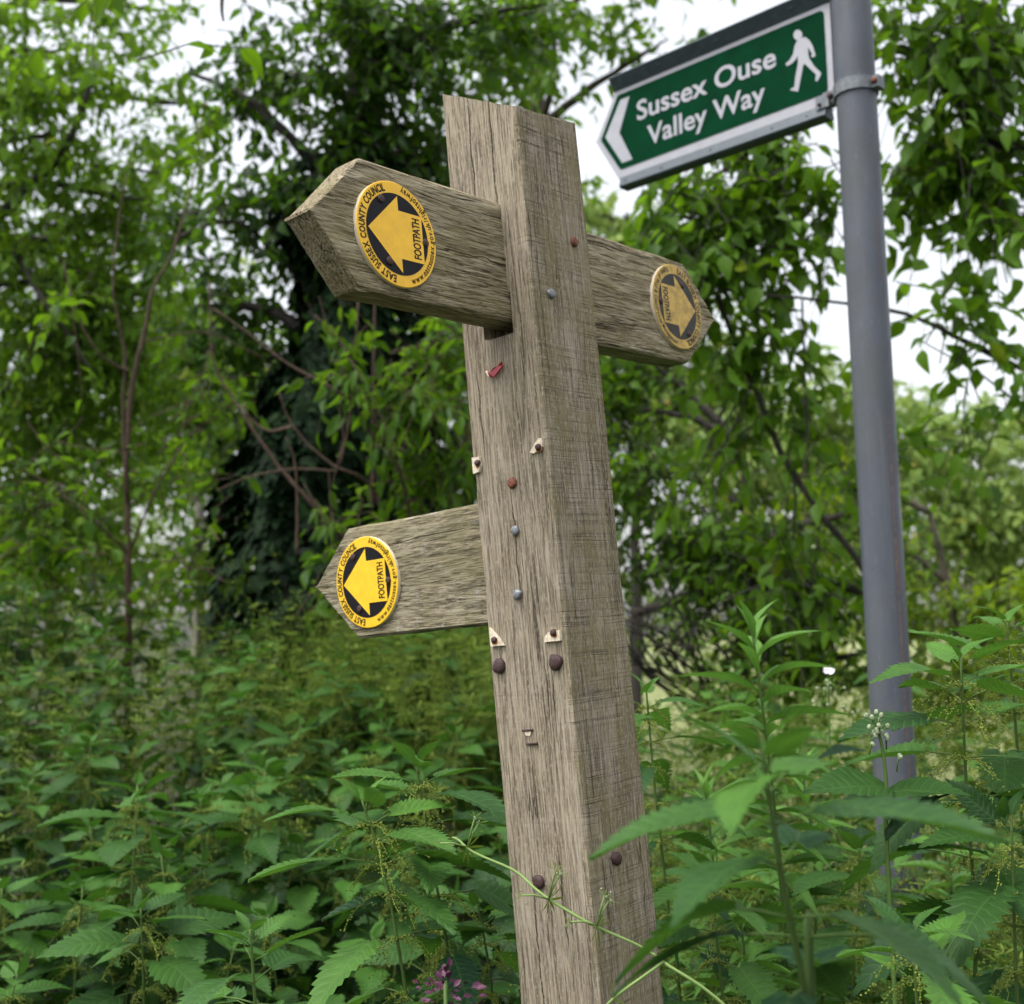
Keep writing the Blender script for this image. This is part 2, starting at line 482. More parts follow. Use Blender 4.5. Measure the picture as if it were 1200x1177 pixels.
M['ivy'] = leaf_mat('ivy_leaf', (0.002, 0.008, 0.003), (0.012, 0.034, 0.008), (0.01, 0.03, 0.005), 0.65, 0.05, spec=0.08)
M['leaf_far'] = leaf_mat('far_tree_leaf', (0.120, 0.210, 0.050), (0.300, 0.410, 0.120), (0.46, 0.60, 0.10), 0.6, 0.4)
M['bark'] = bark_mat('grey_brown_bark', (0.035, 0.028, 0.02), (0.12, 0.10, 0.075))
M['bark_dark'] = bark_mat('dark_bark', (0.012, 0.010, 0.008), (0.045, 0.037, 0.028))
M['twig'] = bark_mat('reddish_twig_bark', (0.034, 0.020, 0.013), (0.105, 0.063, 0.042), 90)
M['bark_pale'] = bark_mat('pale_grey_bark', (0.16, 0.145, 0.125), (0.32, 0.30, 0.26), 30)
M['bud'] = plain('cream_flower_bud', (0.27, 0.33, 0.19), 0.75, var=0.45, scale=500)
M['petal'] = plain('pale_pink_petal', (0.80, 0.72, 0.78), 0.6, var=0.1)
M['purple'] = plain('purple_petal', (0.075, 0.010, 0.042), 0.6, var=0.4, scale=300)

# ------------------------------------------------------------------ leaf shapes (y along the leaf, x across, z up)
def leaf_shape(width=0.5, peak=0.38, droop=0.25, fold=0.18, st=4, twist=0.0, tipw=1.0):
    ts = np.linspace(0, 1, st + 2)[1:-1]
    V, uv = [[0, 0, 0]], [[0.5, 0]]
    for t in ts:
        w = width / 2 * (t / peak) ** 0.7 if t < peak else width / 2 * max(0.0, 1 - ((t - peak) / (1 - peak)) ** (1.5 * tipw))
        for s in (-1, 0, 1):
            V.append([s * w, t, abs(s) * w * fold * 2 + s * w * twist * t]); uv.append([0.5 + s / 2, t])
    V.append([0, 1, 0]); uv.append([0.5, 1])
    V = np.array(V)
    V[:, 2] -= droop * V[:, 1] ** 2
    n = len(V)
    T = [[0, 2, 1], [0, 3, 2], [n - 1, n - 4, n - 3], [n - 1, n - 3, n - 2]]
    Q = []
    for i in range(st - 1):
        a = 1 + i * 3
        Q += [[a, a + 1, a + 4, a + 3], [a + 1, a + 2, a + 5, a + 4]]
    return V, [np.array(T), np.array(Q).reshape(-1, 4)], np.array(uv)


def nettle_shape(width=0.52, teeth=13, droop=0.35, fold=0.25, twist=0.1, seed=0, heart=0.07, tooth=0.13):
    r = np.random.default_rng(seed)
    V, uv = [], []
    n = teeth * 2 + 1
    for i in range(n):
        t = i / (n - 1)
        f = (t + 0.02) ** 0.5 * (1 - t) ** 1.05 * 2.05
        w = width / 2 * f
        up = i % 2 == 1
        e = w * (1 + (tooth if up else -tooth)) * (1 + 0.06 * r.normal())
        ye = t + (0.022 if up else -0.012) - heart * max(0, 1 - t * 6)
        q = 0.018 * math.sin(i * 2.1)
        for s, x, y, z in ((-1, -e, ye, 0), (-.5, -w * .52, t - heart * .6 * max(0, 1 - t * 6), .016 + q), (0, 0, t, 0), (.5, w * .52, t - heart * .6 * max(0, 1 - t * 6), .016 - q), (1, e, ye, 0)):
            z = z * (1 - t) + fold * abs(x) + twist * x * t + 0.02 * math.sin(5 * t + 3 * s + seed)
            V.append([x, y, z - droop * y * abs(y)]); uv.append([0.5 + s / 2, t])
    Q = []
    for i in range(n - 1):
        a = i * 5
        for c in range(4):
            Q.append([a + c, a + c + 1, a + 6 + c, a + 5 + c])
    return np.array(V), [np.array(Q)], np.array(uv)


def ivy_shape():
    o = np.array([[0, 0, 0], [-.32, -.08, .02], [-.52, .22, -.03], [-.27, .42, .03], [-.2, .75, 0], [0, 1.0, -.1], [.2, .75, 0], [.27, .42, .03], [.52, .22, -.03], [.32, -.08, .02], [0, .42, .05]])
    T = [[10, i + 1, i] for i in range(0, 9)] + [[10, 0, 9]]
    return o, [np.array(T)], np.stack([o[:, 0] + .5, o[:, 1]], 1)


OCT = (np.array([[1, 0, 0], [-1, 0, 0], [0, 1, 0], [0, -1, 0], [0, 0, 1], [0, 0, -1]], float) * 0.5,
       [np.array([[0, 2, 4], [2, 1, 4], [1, 3, 4], [3, 0, 4], [2, 0, 5], [1, 2, 5], [3, 1, 5], [0, 3, 5]])], np.zeros((6, 2)))
NETTLE = [nettle_shape(.60, 13, .18, .16, .10, 1), nettle_shape(.64, 12, .34, .10, -.2, 2), nettle_shape(.56, 14, .08, .22, .15, 3), nettle_shape(.60, 13, .45, .16, 0, 4)]
WIDE = [nettle_shape(.74, 11, .22, .14, .12, 5, .10, .09), nettle_shape(.80, 10, .40, .10, -.15, 6, .11, .09), nettle_shape(.70, 12, .30, .2, .12, 7, .09, .10)]
NARROW = [leaf_shape(.22, .40, .35, .5, 9, .2), leaf_shape(.19, .42, .15, .55, 9, -.3), leaf_shape(.24, .38, .55, .4, 9, 0)]
OVATE = [leaf_shape(.56, .36, .30, .22, 4, .1), leaf_shape(.50, .40, .10, .30, 4, -.2), leaf_shape(.60, .34, .5, .15, 4, .2)]
SLIM = [leaf_shape(.36, .40, .25, .25, 3, .1), leaf_shape(.40, .38, .4, .2, 3, -.2)]
IVY = [ivy_shape()]
BLADE = [leaf_shape(.16, .5, .1, .2, 2, 0), leaf_shape(.20, .5, -.1, .2, 2, 0)]


def unit(v): return v / (np.linalg.norm(v, axis=-1, keepdims=True) + 1e-12)


def scatter_var(mb, shapes, P, R, S, tint, mat=0):
    P, R, S, tint = np.asarray(P), np.asarray(R), np.asarray(S), np.asarray(tint)
    c = RNG.integers(0, len(shapes), len(P))
    for i, sh in enumerate(shapes):
        m = c == i
        mb.scatter(sh, P[m], R[m], S[m], tint[m], mat)


# ------------------------------------------------------------------ the ground
def ground_z(x, y):
    x, y = np.asarray(x, float), np.asarray(y, float)
    s = np.clip((y - 1.2) / 3.2, 0, 1); s = s * s * (3 - 2 * s)
    l = np.clip((0.9 - x) / 1.6, 0, 1)
    far = np.clip((y - 12) / 30, 0, 1)
    return 0.55 * s * l * (1 - far) + 0.05 * vnoise(x * 1.3, y * 1.3, 3) + 0.10 * vnoise(x * 0.2, y * 0.2, 5)


def build_ground():
    g = np.concatenate([-np.geomspace(400, 6, 26), np.linspace(-5.5, 5.5, 60), np.geomspace(6, 400, 26)])
    X, Y = np.meshgrid(g, g + 3)
    Z = ground_z(X, Y)
    n = len(g)
    i, j = np.meshgrid(np.arange(n - 1), np.arange(n - 1), indexing='ij')
    a = (i * n + j).ravel()
    mb = MB()
    mb.add(np.stack([X.ravel(), Y.ravel(), Z.ravel()], 1), [np.stack([a, a + 1, a + n + 1, a + n], 1)])
    k = NT('earth_and_grass')
    tc = k.new('ShaderNodeTexCoord'); O = tc.outputs['Object']
    n1 = k.noise(O, 9, 6, 0.7); n2 = k.noise(O, 0.35, 4)
    soil = k.ramp(n1, [(0.3, (0.012, 0.010, 0.006)), (0.55, (0.025, 0.03, 0.010)), (0.75, (0.045, 0.055, 0.016))])
    field = k.ramp(n1, [(0.3, (0.13, 0.16, 0.05)), (0.7, (0.26, 0.27, 0.11))])
    sx = k.new('ShaderNodeSeparateXYZ'); k.link(O, sx.inputs[0])
    f = k.ramp(k.math('DIVIDE', k.math('ADD', sx.outputs[1], k.math('MULTIPLY', n2, 3)), 20.0), [(0.36, 0.0), (0.48, 1.0)])
    f = k.math('MULTIPLY', f, k.ramp(k.math('DIVIDE', k.math('ADD', sx.outputs[0], 2.0), 8.0), [(0.25, 0.12), (0.6, 1.0)]))
    k.link(k.mix(f, soil, field), k.b.inputs['Base Color'])
    k.b.inputs['Roughness'].default_value = 1.0
    k.link(k.bump(n1, 1.0, 0.05), k.b.inputs['Normal'])
    tag(mb.build('ground', k.mat), kind='structure')


build_ground()

# ------------------------------------------------------------------ the wooden fingerpost (local frame: x = left face normal, y = right face normal, z up the post)
PT = np.array([0.01561, 1.15084, 2.04127])
PM = np.array([[-0.65349, 0.75395, -0.06715], [-0.75588, -0.65469, 0.00528], [-0.03998, 0.05421, 0.99773]])
PH = 2.06                       # local z of the reference point above the post's foot
PW = 0.1
post = empty('fingerpost', PT + PM @ np.array([0, 0, -PH]))
post.rotation_euler = Matrix([list(r) for r in PM]).to_euler()
tag(post, 'weathered square oak fingerpost with three wooden arms and yellow footpath discs', 'fingerpost')
Z1B, Z1T = -0.179, -0.0552      # upper arms
Z2B, Z2T = -0.4773, -0.3515     # lower arm
AF, AT = 0.0327, 0.0330         # how far the upper arm's front stands behind the right face; its thickness


def build_post():
    ns = 36
    c = np.linspace(0, 1, ns, endpoint=False)
    w = PW
    # perimeter, starting at the near corner and running round
    per = np.concatenate([np.stack([-c * w, 0 * c], 1), np.stack([0 * c - w, -c * w], 1), np.stack([-w + c * w, 0 * c - w], 1), np.stack([0 * c, -w + c * w], 1)])
    np_ = len(per)
    cx, cy = per[:, 0] + w / 2, per[:, 1] + w / 2
    zs = np.concatenate([np.linspace(-PH - 0.05, -0.92, 24), np.linspace(-0.915, 0.1, 430)])
    V = []
    dist = np.abs(np.abs(cx) - np.abs(cy))
    side = np.repeat([0, 1, 2, 3], ns)
    arc = np.arange(np_)
    for z in zs:
        r_ = 0.0032 + 0.0016 * vnoise(z * 14, side * 3.3, 2)
        edge = np.clip(1 - (w / 2 - np.minimum(np.abs(cx), np.abs(cy))) / 0.005, 0, 1)      # near a corner
        pull = r_ * edge ** 2 * 0.22
        d = 0.00035 * vnoise(arc * 0.9, z * 18, 11) + 0.0004 * vnoise(arc * 0.25, z * 9, 12)
        saw = 0.00012 * vnoise(z * 230, side * 9.1 + arc * 0.02, 13) * (side == 0) + 0.00005 * vnoise(z * 230, side * 9.1, 14)
        k = np.clip(np.abs(vnoise(z * 30, side * 5 + 2, 15)) - 0.75, 0, 1) * edge * 0.004     # chipped arrises
        nx = np.where(side == 1, -1, np.where(side == 3, 1, 0)); ny = np.where(side == 0, 1, np.where(side == 2, -1, 0))
        x = per[:, 0] + nx * (d + saw) - np.sign(cx) * (pull + k)
        y = per[:, 1] + ny * (d + saw) - np.sign(cy) * (pull + k)
        zz = np.full(np_, z)
        # mortise left open under the upper arm
        slot = (side == 3) & (per[:, 1] > -AF - AT - 0.001) & (per[:, 1] < -AF + 0.002) & (z > Z1B - 0.011) & (z < Z1B + 0.03)
        x = np.where(slot, x - 0.03, x)
        zt = 0.0351 - 0.516 * y - 0.098 * x + 0.0006 * vnoise(arc * 0.6, 3, 8)
        if z > -0.05:
            zz = -0.05 + (z + 0.05) / 0.15 * (zt + 0.05)
        V.append(np.stack([x, y, zz + PH], 1))
    V = np.concatenate(V)
    n = len(zs)
    i = np.arange(n - 1)[:, None] * np_
    j = np.arange(np_)[None]; j2 = (j + 1) % np_
    Q = np.stack([i + j2, i + j, i + np_ + j, i + np_ + j2], -1).reshape(-1, 4)
    top = (n - 1) * np_ + np.arange(np_)
    ctr = V[top].mean(0)
    mb = MB()
    Vn = np.vstack([V, ctr + [0, 0, 0.0005]])
    T = np.stack([top, np.roll(top, -1), np.full(np_, len(V))], 1)[:, ::-1]
    mb.add(Vn, [Q, T])
    return mb.build('post_shaft', M['post'], post, sharp=50)


build_post()


def arm_mesh(u, lo, hi, front, thick, place, seed):
    """A board: stations u along it, lo/hi edge heights, its front plane at depth `front`; place(u, d, z) -> local point."""
    nv, nt = 34, 8
    a = np.concatenate([[-2], np.linspace(-1, 1, nv), [2]]); b = np.concatenate([[-2], np.linspace(-1, 1, nt), [2]])   # +-2 marks the arris itself
    ring = [(x, 2) for x in a] + [(2, y) for y in b[::-1][1:-1]] + [(x, -2) for x in a[::-1]] + [(-2, y) for y in b[1:-1]]
    ring = np.array(ring)
    V = []
    np_ = len(ring)
    A, Bq = np.clip(ring[:, 0], -1, 1), np.clip(ring[:, 1], -1, 1)
    oa, ob = np.abs(ring[:, 0]) > 1.5, np.abs(ring[:, 1]) > 1.5
    cor = oa & ob
    for uu, l, h in zip(u, lo, hi):
        hz = (h - l) / 2
        e, e2 = min(0.003, hz * 0.5), 0.003
        soft = min(1.0, hz / 0.02)
        g = (0.0009 * vnoise(uu * 16, A * hz * 300 + Bq * 40, seed) + 0.0006 * vnoise(uu * 60, A * hz * 500 + Bq * 70, seed + 1)) * soft
        wv = 0.0009 * vnoise(uu * 25, A * 7.7, seed + 2) * soft
        ch = np.maximum(0, vnoise(uu * 45, A * 3.3 + Bq * 9.1, seed + 3)) ** 2 * 0.0035 * soft
        z = (l + h) / 2 + np.where(oa, A * (hz - (0.42 * e + ch) * cor), A * (hz - e)) + wv * oa
        d = np.where(ob, Bq * (thick / 2 - (0.42 * e2 + ch * 0.6) * cor), Bq * (thick / 2 - e2)) + Bq * g * ob * (~oa)
        V.append(place(np.full(np_, uu), front - thick / 2 + d, z + PH))
    V = np.concatenate(V)
    n = len(u)
    i = np.arange(n - 1)[:, None] * np_
    j = np.arange(np_)[None]; j2 = (j + 1) % np_
    Q = np.stack([i + j, i + j2, i + np_ + j2, i + np_ + j], -1).reshape(-1, 4)
    return V, [Q, np.arange(np_)[::-1][None], ((n - 1) * np_ + np.arange(np_))[None]]


def fix_normals(o):
    bm = bmesh.new(); bm.from_mesh(o.data)
    bmesh.ops.recalc_face_normals(bm, faces=bm.faces)
    bm.to_mesh(o.data); bm.free()
    return o


def arm(u0, sb, st, tip, zb, zt, zp, front, place, mat, seed, label):
    us = np.concatenate([np.linspace(u0, max(sb, st) - 0.001, 70)[:-1], np.linspace(max(sb, st) - 0.001, tip, 30)])
    lo = np.where(us < sb, zb, zb + (zp - zb) * (us - sb) / (tip - sb))
    hi = np.where(us < st, zt, zt + (zp - zt) * (us - st) / (tip - st))
    lo = np.minimum(lo, zp - 0.0015); hi = np.maximum(hi, zp + 0.0015)
    V, F = arm_mesh(us, lo, hi, front, AT, place, seed)
    mb = MB(); mb.add(V, F)
    o = fix_normals(mb.build('finger_arm', mat, post, sharp=38))
    o['label'] = label
    return o


arm_up = arm(-0.05, 0.203, 0.190, 0.2531, Z1B, Z1T, -0.1179, -AF, lambda u, d, z: np.stack([u, d, z], 1), M['arm_x'], 21, 'upper left arm, thick and mossy, pointing towards the viewer')
arm_rt = arm(0.05, 0.2302 + .1, 0.242 + .1, 0.404, -0.1823, -0.0545, -0.1179, -0.0337, lambda u, d, z: np.stack([-u, d, z], 1), M['arm_x'], 31, 'right arm pointing away, with a faded disc')
arm_lo = arm(0.05, 0.2109 + .1, 0.2167 + .1, 0.379, Z2B, Z2T, -0.4125, -0.0139, lambda u, d, z: np.stack([d, -u, z], 1), M['arm_y'], 41, 'lower left arm with grey lichen patches')


# ---- writing
def text_mesh(body, bold=0.0):
    """Vertices and triangles of a line of built-in-font text, 2D, cap height about 0.7."""
    c = bpy.data.curves.new('t', 'FONT')
    c.body = body
    c.offset = bold
    c.resolution_u = 4
    o = bpy.data.objects.new('t', c)
    COL.objects.link(o)
    dg = bpy.context.evaluated_depsgraph_get()
    ev = o.evaluated_get(dg)
    me = bpy.data.meshes.new_from_object(ev, depsgraph=dg)
    me.calc_loop_triangles()
    V = np.array([v.co[:] for v in me.vertices]).reshape(-1, 3)
    T = np.array([t.vertices[:] for t in me.loop_triangles]).reshape(-1, 3)
    bpy.data.objects.remove(o); bpy.data.curves.remove(c); bpy.data.meshes.remove(me)
    return V, T


def to_plane(xy, org, ex, ey, en, h):
    return org + xy[:, :1] * ex + xy[:, 1:2] * ey + en * h


GLY = {}
def glyph(ch, bold):
    if (ch, bold) not in GLY:
        V, T = text_mesh(ch, bold) if ch != ' ' else (np.zeros((0, 3)), np.zeros((0, 3), int))
        GLY[(ch, bold)] = (V, T, (V[:, 0].min(), V[:, 0].max()) if len(V) else (0, 0.25))
    return GLY[(ch, bold)]


def ring_text(mb, s, rad, a0, a1, size, inward, org, ex, ey, en, h, mat, bold):
    ws = [(glyph(c, bold)[2][1] - glyph(c, bold)[2][0] + 0.09) if c != ' ' else 0.33 for c in s]
    tot = sum(ws)
    acc = 0
    for c, w in zip(s, ws):
        a = math.radians(a0 + (a1 - a0) * (acc + w / 2) / tot)
        acc += w
        V, T, (x0, x1) = glyph(c, bold)
        if not len(V): continue
        sx = abs(math.radians(a1 - a0)) * rad / tot
        lx = (V[:, 0] - (x0 + x1) / 2) * sx
        ly = (V[:, 1] - 0.35) * size
        up = np.array([math.cos(a), math.sin(a)]) * (-1 if inward else 1)
        rt = np.array([up[1], -up[0]])
        xy = np.array([math.cos(a), math.sin(a)]) * rad + lx[:, None] * rt + ly[:, None] * up
        mb.add(to_plane(xy, org, ex, ey, en, h), [T], mat=mat)


def dome(mb, c, n, r, h, mat=0, seg=14, jag=0.08, seed=0):
    """A nail head: short rim, domed top."""
    n = np.asarray(n, float); n /= np.linalg.norm(n)
    a = np.cross(n, [0.2, 0.5, 0.84]); a /= np.linalg.norm(a); b = np.cross(n, a)
    r0 = np.random.default_rng(seed)
    j = 1 + jag * r0.normal(size=seg) * 0.6
    ang = np.linspace(0, 2 * np.pi, seg, endpoint=False)
    rings = [(1.0, -0.3), (1.02, 0.35), (0.85, 0.75), (0.5, 0.95)]
    V = [np.asarray(c) + (np.cos(ang)[:, None] * a + np.sin(ang)[:, None] * b) * (r * f * j)[:, None] + n * h * z for f, z in rings]
    V.append((np.asarray(c) + n * h)[None])
    i = np.arange(seg); i2 = (i + 1) % seg
    F = [np.concatenate([np.stack([k * seg + i, k * seg + i2, (k + 1) * seg + i2, (k + 1) * seg + i], 1) for k in range(3)]),
         np.stack([3 * seg + i, 3 * seg + i2, np.full(seg, 4 * seg)], 1)]
    mb.add(np.concatenate(V), F, mat=mat)


def circle_poly(r, n=72):
    a = np.linspace(0, 2 * np.pi, n, endpoint=False)
    return np.stack([np.cos(a), np.sin(a)], 1) * r


def disc(parent, org, ex, ey, en, R, rot, ymat, kmat, second, old=False):
    """A round waymark: yellow plate, black ground, yellow arrow, writing round the rim."""
    org = np.array(org, float) + np.array([0, 0, PH])
    ex, ey, en = (np.array(v, float) for v in (ex, ey, en))
    c, s = math.cos(rot), math.sin(rot)
    ex, ey = c * ex + s * ey, -s * ex + c * ey
    mb = MB()
    n = 72
    P = circle_poly(R, n)
    i = np.arange(n); i2 = (i + 1) % n
    ring0, ring1 = to_plane(P, org, ex, ey, en, -0.002), to_plane(P, org, ex, ey, en, 0.0030)
    ring2 = to_plane(P * 0.988, org, ex, ey, en, 0.0036)
    mb.add(np.vstack([ring0, ring1, ring2]), [np.stack([i, i2, n + i2, n + i], 1)], mat=2)
    mb.add(np.vstack([ring1, ring2]), [np.stack([i, i2, n + i2, n + i], 1)], mat=0)
    mb.add(ring2, [i[None]], mat=0)
    mb.add(to_plane(circle_poly(R * 0.775, n), org, ex, ey, en, 0.0039), [i[None]], mat=1)
    ar = np.array([(-.735, 0), (.05, -.735), (.05, -.46), (.64, -.46), (.64, .46), (.05, .46), (.05, .735)]) * R
    mb.add(to_plane(ar, org, ex, ey, en, 0.0042), [np.array([[0, 1, 6]]), np.array([[2, 3, 4, 5]])], mat=0)
    V, T = text_mesh('FOOTPATH', 0.02)
    V[:, 0] -= (V[:, 0].min() + V[:, 0].max()) / 2; V[:, 0] *= 0.78 * R / (V[:, 0].max() - V[:, 0].min())
    V[:, 1] *= 0.185 * R / 0.7
    xy = np.stack([0.565 * R - V[:, 1], V[:, 0]], 1)
    mb.add(to_plane(xy, org, ex, ey, en, 0.0045), [T], mat=1)
    ring_text(mb, 'EAST SUSSEX COUNTY COUNCIL', R * 0.882, 262, 106, 0.138 * R / 0.7, False, org, ex, ey, en, 0.0039, 1, 0.028)
    ring_text(mb, second, R * 0.880, -73, 80, 0.125 * R / 0.7, True, org, ex, ey, en, 0.0039, 1, 0.012)
    o = mb.build('waymark_disc', [ymat, kmat, M['rim']], parent, smooth=False)
    fix_normals(o)
    for q, (x, y) in enumerate(((-.36, .60), (.705, -.03), (-.27, -.56))):
        nb = MB()
        dome(nb, to_plane(np.array([[x * R, y * R]]), org, ex, ey, en, 0.0040)[0], en, 0.0040, 0.0017, seed=q)
        nb.build('nail', M['darkrust'], parent)
    return o


X_, Y_, Z_ = np.eye(3)
web = 'www.eastsussex.gov.uk/rightsofway'
disc(arm_up, (0.1535, -AF + 0.0005, -0.1210), -X_, Z_, Y_, 0.0495, math.radians(0), M['yellow'], M['black'], web)
disc(arm_rt, (-0.3115, -0.0337 + 0.0005, -0.1160), -X_, Z_, Y_, 0.0520, math.pi, M['yellow_old'], M['black_old'], 'Rights of Way & Countryside Management', True)
disc(arm_lo, (-0.0139 + 0.0005, -0.2855, -0.4158), Y_, Z_, X_, 0.0512, math.radians(0), M['yellow_fresh'], M['black'], web)


# ---- nails, broken plastic tags, staples on the shaft
def nail(y, z, r, h, mat, seed, face='L', flat=False):
    mb = MB()
    c = np.array([0.0006, y, z + PH]) if face == 'L' else np.array([y, 0.0006, z + PH])
    n = np.array([1.0, 0.05, 0.08]) if face == 'L' else np.array([0.05, 1.0, 0.05])
    dome(mb, c, n, r, h, seed=seed, jag=0.12)
    return mb.build('nail', M[mat], post)


nail(-0.0493, -0.3400, 0.0056, 0.003, 'rust', 1)
nail(-0.0511, -0.3877, 0.0050, 0.003, 'zinc', 2)
nail(-0.0558, -0.4508, 0.0054, 0.003, 'zinc', 3)
nail(-0.0878, -0.5195, 0.0076, 0.0045, 'darkrust', 4)
nail(-0.0152, -0.5194, 0.0078, 0.0045, 'darkrust', 5)
nail(-0.0618, -0.7273, 0.0066, 0.004, 'darkrust', 6)
nail(-0.0739, -0.0916, 0.0056, 0.003, 'rust', 7, 'R')
nail(-0.0264, -0.1551, 0.0052, 0.003, 'zinc', 8, 'R')
nail(-0.0426, -0.7108, 0.0066, 0.0045, 'darkrust', 9, 'R')


def tag_piece(poly, y, z, nail_dy, nail_dz, seed):
    mb = MB()
    P = np.array(poly) * 0.001
    n = len(P)
    V0 = np.stack([np.full(n, 0.0002), y + P[:, 0], z + PH + P[:, 1]], 1)
    V1 = V0 + [0.0032, 0, 0]
    i = np.arange(n); i2 = (i + 1) % n
    mb.add(np.vstack([V0, V1]), [np.stack([i, i2, n + i2, n + i], 1), (n + i)[None]])
    c = np.array([0.0036, y + nail_dy * 0.001, z + PH + nail_dz * 0.001])
    a = np.linspace(0, 2 * np.pi, 12, endpoint=False)
    rr = 0.0042 * (1 + 0.15 * np.sin(a * 3 + seed))
    st = c + np.stack([0 * a, np.cos(a) * rr, np.sin(a) * rr - 0.0008], 1)
    st[:, 1] = np.clip(st[:, 1], V0[:, 1].min() + .0004, V0[:, 1].max() - .0004); st[:, 2] = np.clip(st[:, 2], V0[:, 2].min() + .0004, V0[:, 2].max() - .0004)
    mb.add(st, [np.arange(12)[None]], mat=1)
    o = fix_normals(mb.build('broken_tag', [M['cream'], M['stain']], post, smooth=False))
    nb = MB(); dome(nb, c, [1, 0, 0.1], 0.0034, 0.003, seed=seed)
    nb.build('nail', M['darkrust'], o)


tag_piece([(-6, -8), (2, -7), (5, -1), (4, 8), (-6, 9)], -0.0925, -0.3154, 2, 2, 1)
tag_piece([(-9, -4), (-4, -6), (7, -1), (8, 7), (3, 8), (-2, 3)], -0.0124, -0.3103, 3, -1, 2)
tag_piece([(-7, -7), (10, -7), (3, 2), (-7, 12)], -0.0880, -0.4922, -1, -1, 3)
tag_piece([(-11, -5), (9, -5), (9, 5), (-5, 4), (-10, 0)], -0.0143, -0.4945, 2, 3, 4)
for q, (y, z, w_) in enumerate(((-0.0586, -0.5835, 6.5), (-0.0546, -0.5965, 6.5))):
    mb = MB()
    a = np.array([0.0014, y - w_ * 0.001, z + PH]); b = np.array([0.0014, y + w_ * 0.001, z + PH + 0.0004])
    mb.tube([a - [0.003, 0, 0], a, b, b - [0.003, 0, 0]], 0.0011, 6)
    if q == 0:
        mb.add(np.array([[0.001, y - .0045, z + PH - .001], [0.001, y + .0045, z + PH - .001], [0.0012, y + .0025, z + PH - .0055], [0.0012, y - .003, z + PH - .0045]]), [np.array([[0, 1, 2, 3]])], mat=1)
    mb.build('staple', [M['darkrust'], M['cream']], post)
mb = MB()       # scrap of red plastic hung on a nail
y, z = -0.0585, -0.2251
scrap = np.array([(-13, 2), (-8, 1), (-5, -5), (1, -6), (7, -2), (12, 3), (13, 7), (6, 4), (1, 3), (-4, -1), (-8, 3)]) * 0.001
V0 = np.stack([0.001 + 0.003 * np.abs(np.sin(np.arange(11) * 1.3)), y + scrap[:, 0], z + PH + scrap[:, 1]], 1)
i = np.arange(11); i2 = (i + 1) % 11
mb.add(np.vstack([V0, V0 + [0.0014, 0, 0.0004]]), [np.stack([i, i2, 11 + i2, 11 + i], 1), (11 + i)[None], i[::-1][None]])
nb = np.array([(-9, 2.2), (-6.5, 2), (-4.5, -4.4), (-6.5, -3.4)]) * 0.001
mb.add(np.stack([np.full(4, 0.0056), y + nb[:, 0], z + PH + nb[:, 1]], 1), [np.arange(4)[None]], mat=1)
mb.build('plastic_scrap', [M['redplastic'], M['cream']], post, smooth=False)

# ------------------------------------------------------------------ the steel signpost
POLE = np.array([0.68598, 2.2234])
HD = np.array([-0.72105, 0.69288, 0.0])          # the finger points this way
ND = np.array([-0.69288, -0.72105, 0.0])         # its face looks this way
PB = np.array([POLE[0], POLE[1], 0.0])
signpost = empty('steel_signpost', (POLE[0], POLE[1], float(ground_z(*POLE)) - 0.02))
tag(signpost, 'grey round steel signpost carrying a green Sussex Ouse Valley Way finger sign', 'signpost')
SO = np.array([POLE[0], POLE[1], float(ground_z(*POLE)) - 0.02])


def sp(s, n, z):
    """Sign coordinates: s along the finger from the pole's axis, n out of its face, z height."""
    s, n, z = np.broadcast_arrays(np.asarray(s, float), np.asarray(n, float), np.asarray(z, float))
    return PB - SO + s[..., None] * HD + n[..., None] * ND + z[..., None] * Z_


mb = MB()
zs = np.linspace(0.0, 3.05, 40)
mb.tube(np.stack([0 * zs, 0 * zs, zs - SO[2] + (0.0)], 1), 0.038, 48)
mb.add(np.array([[0, 0, 3.055 - SO[2]]]), [])
# a thin rust run down the right of the tube, seen from the path
ang = math.atan2(-0.72, 0.30)
for (z0, z1, w_) in ((1.2, 1.93, 0.0024), (2.2, 2.32, 0.0010)):
    zz = np.linspace(z0, z1, 16) - SO[2]
    da = w_ / 0.038 * (1 + 0.4 * vnoise(zz * 30, 1, 4))
    L_ = np.stack([np.cos(ang - da) * 0.0383, np.sin(ang - da) * 0.0383, zz], 1)
    R_ = np.stack([np.cos(ang + da) * 0.0383, np.sin(ang + da) * 0.0383, zz], 1)
    i = np.arange(15)
    mb.add(np.vstack([L_, R_]), [np.stack([i, 16 + i, 17 + i, i + 1], 1)], mat=1)
mb.build('pole', [M['pole'], M['polestain']], signpost, sharp=40)


def prism(mb, poly, s0, s1, mat=0, sk=(0, 0)):
    """Extrude an (n, z) section along the finger."""
    P = np.array(poly, float)
    n = len(P)
    A = sp(np.full(n, s0), P[:, 0], P[:, 1]); Bq = sp(np.full(n, s1), P[:, 0], P[:, 1])
    i = np.arange(n); i2 = (i + 1) % n
    mb.add(np.vstack([A, Bq]), [np.stack([i, i2, n + i2, n + i], 1), i[::-1][None], (n + i)[None]], mat=mat)


def face_poly(mb, pts, n0, n1, mat=0):
    """A flat shape on the sign face, given as (s, z), from depth n0 to n1."""
    P = np.array(pts, float); k = len(P)
    A, Bq = sp(P[:, 0], n0, P[:, 1]), sp(P[:, 0], n1, P[:, 1])
    i = np.arange(k); i2 = (i + 1) % k
    mb.add(np.vstack([A, Bq]), [np.stack([i, i2, k + i2, k + i], 1), (k + i)[None], i[::-1][None]], mat=mat)


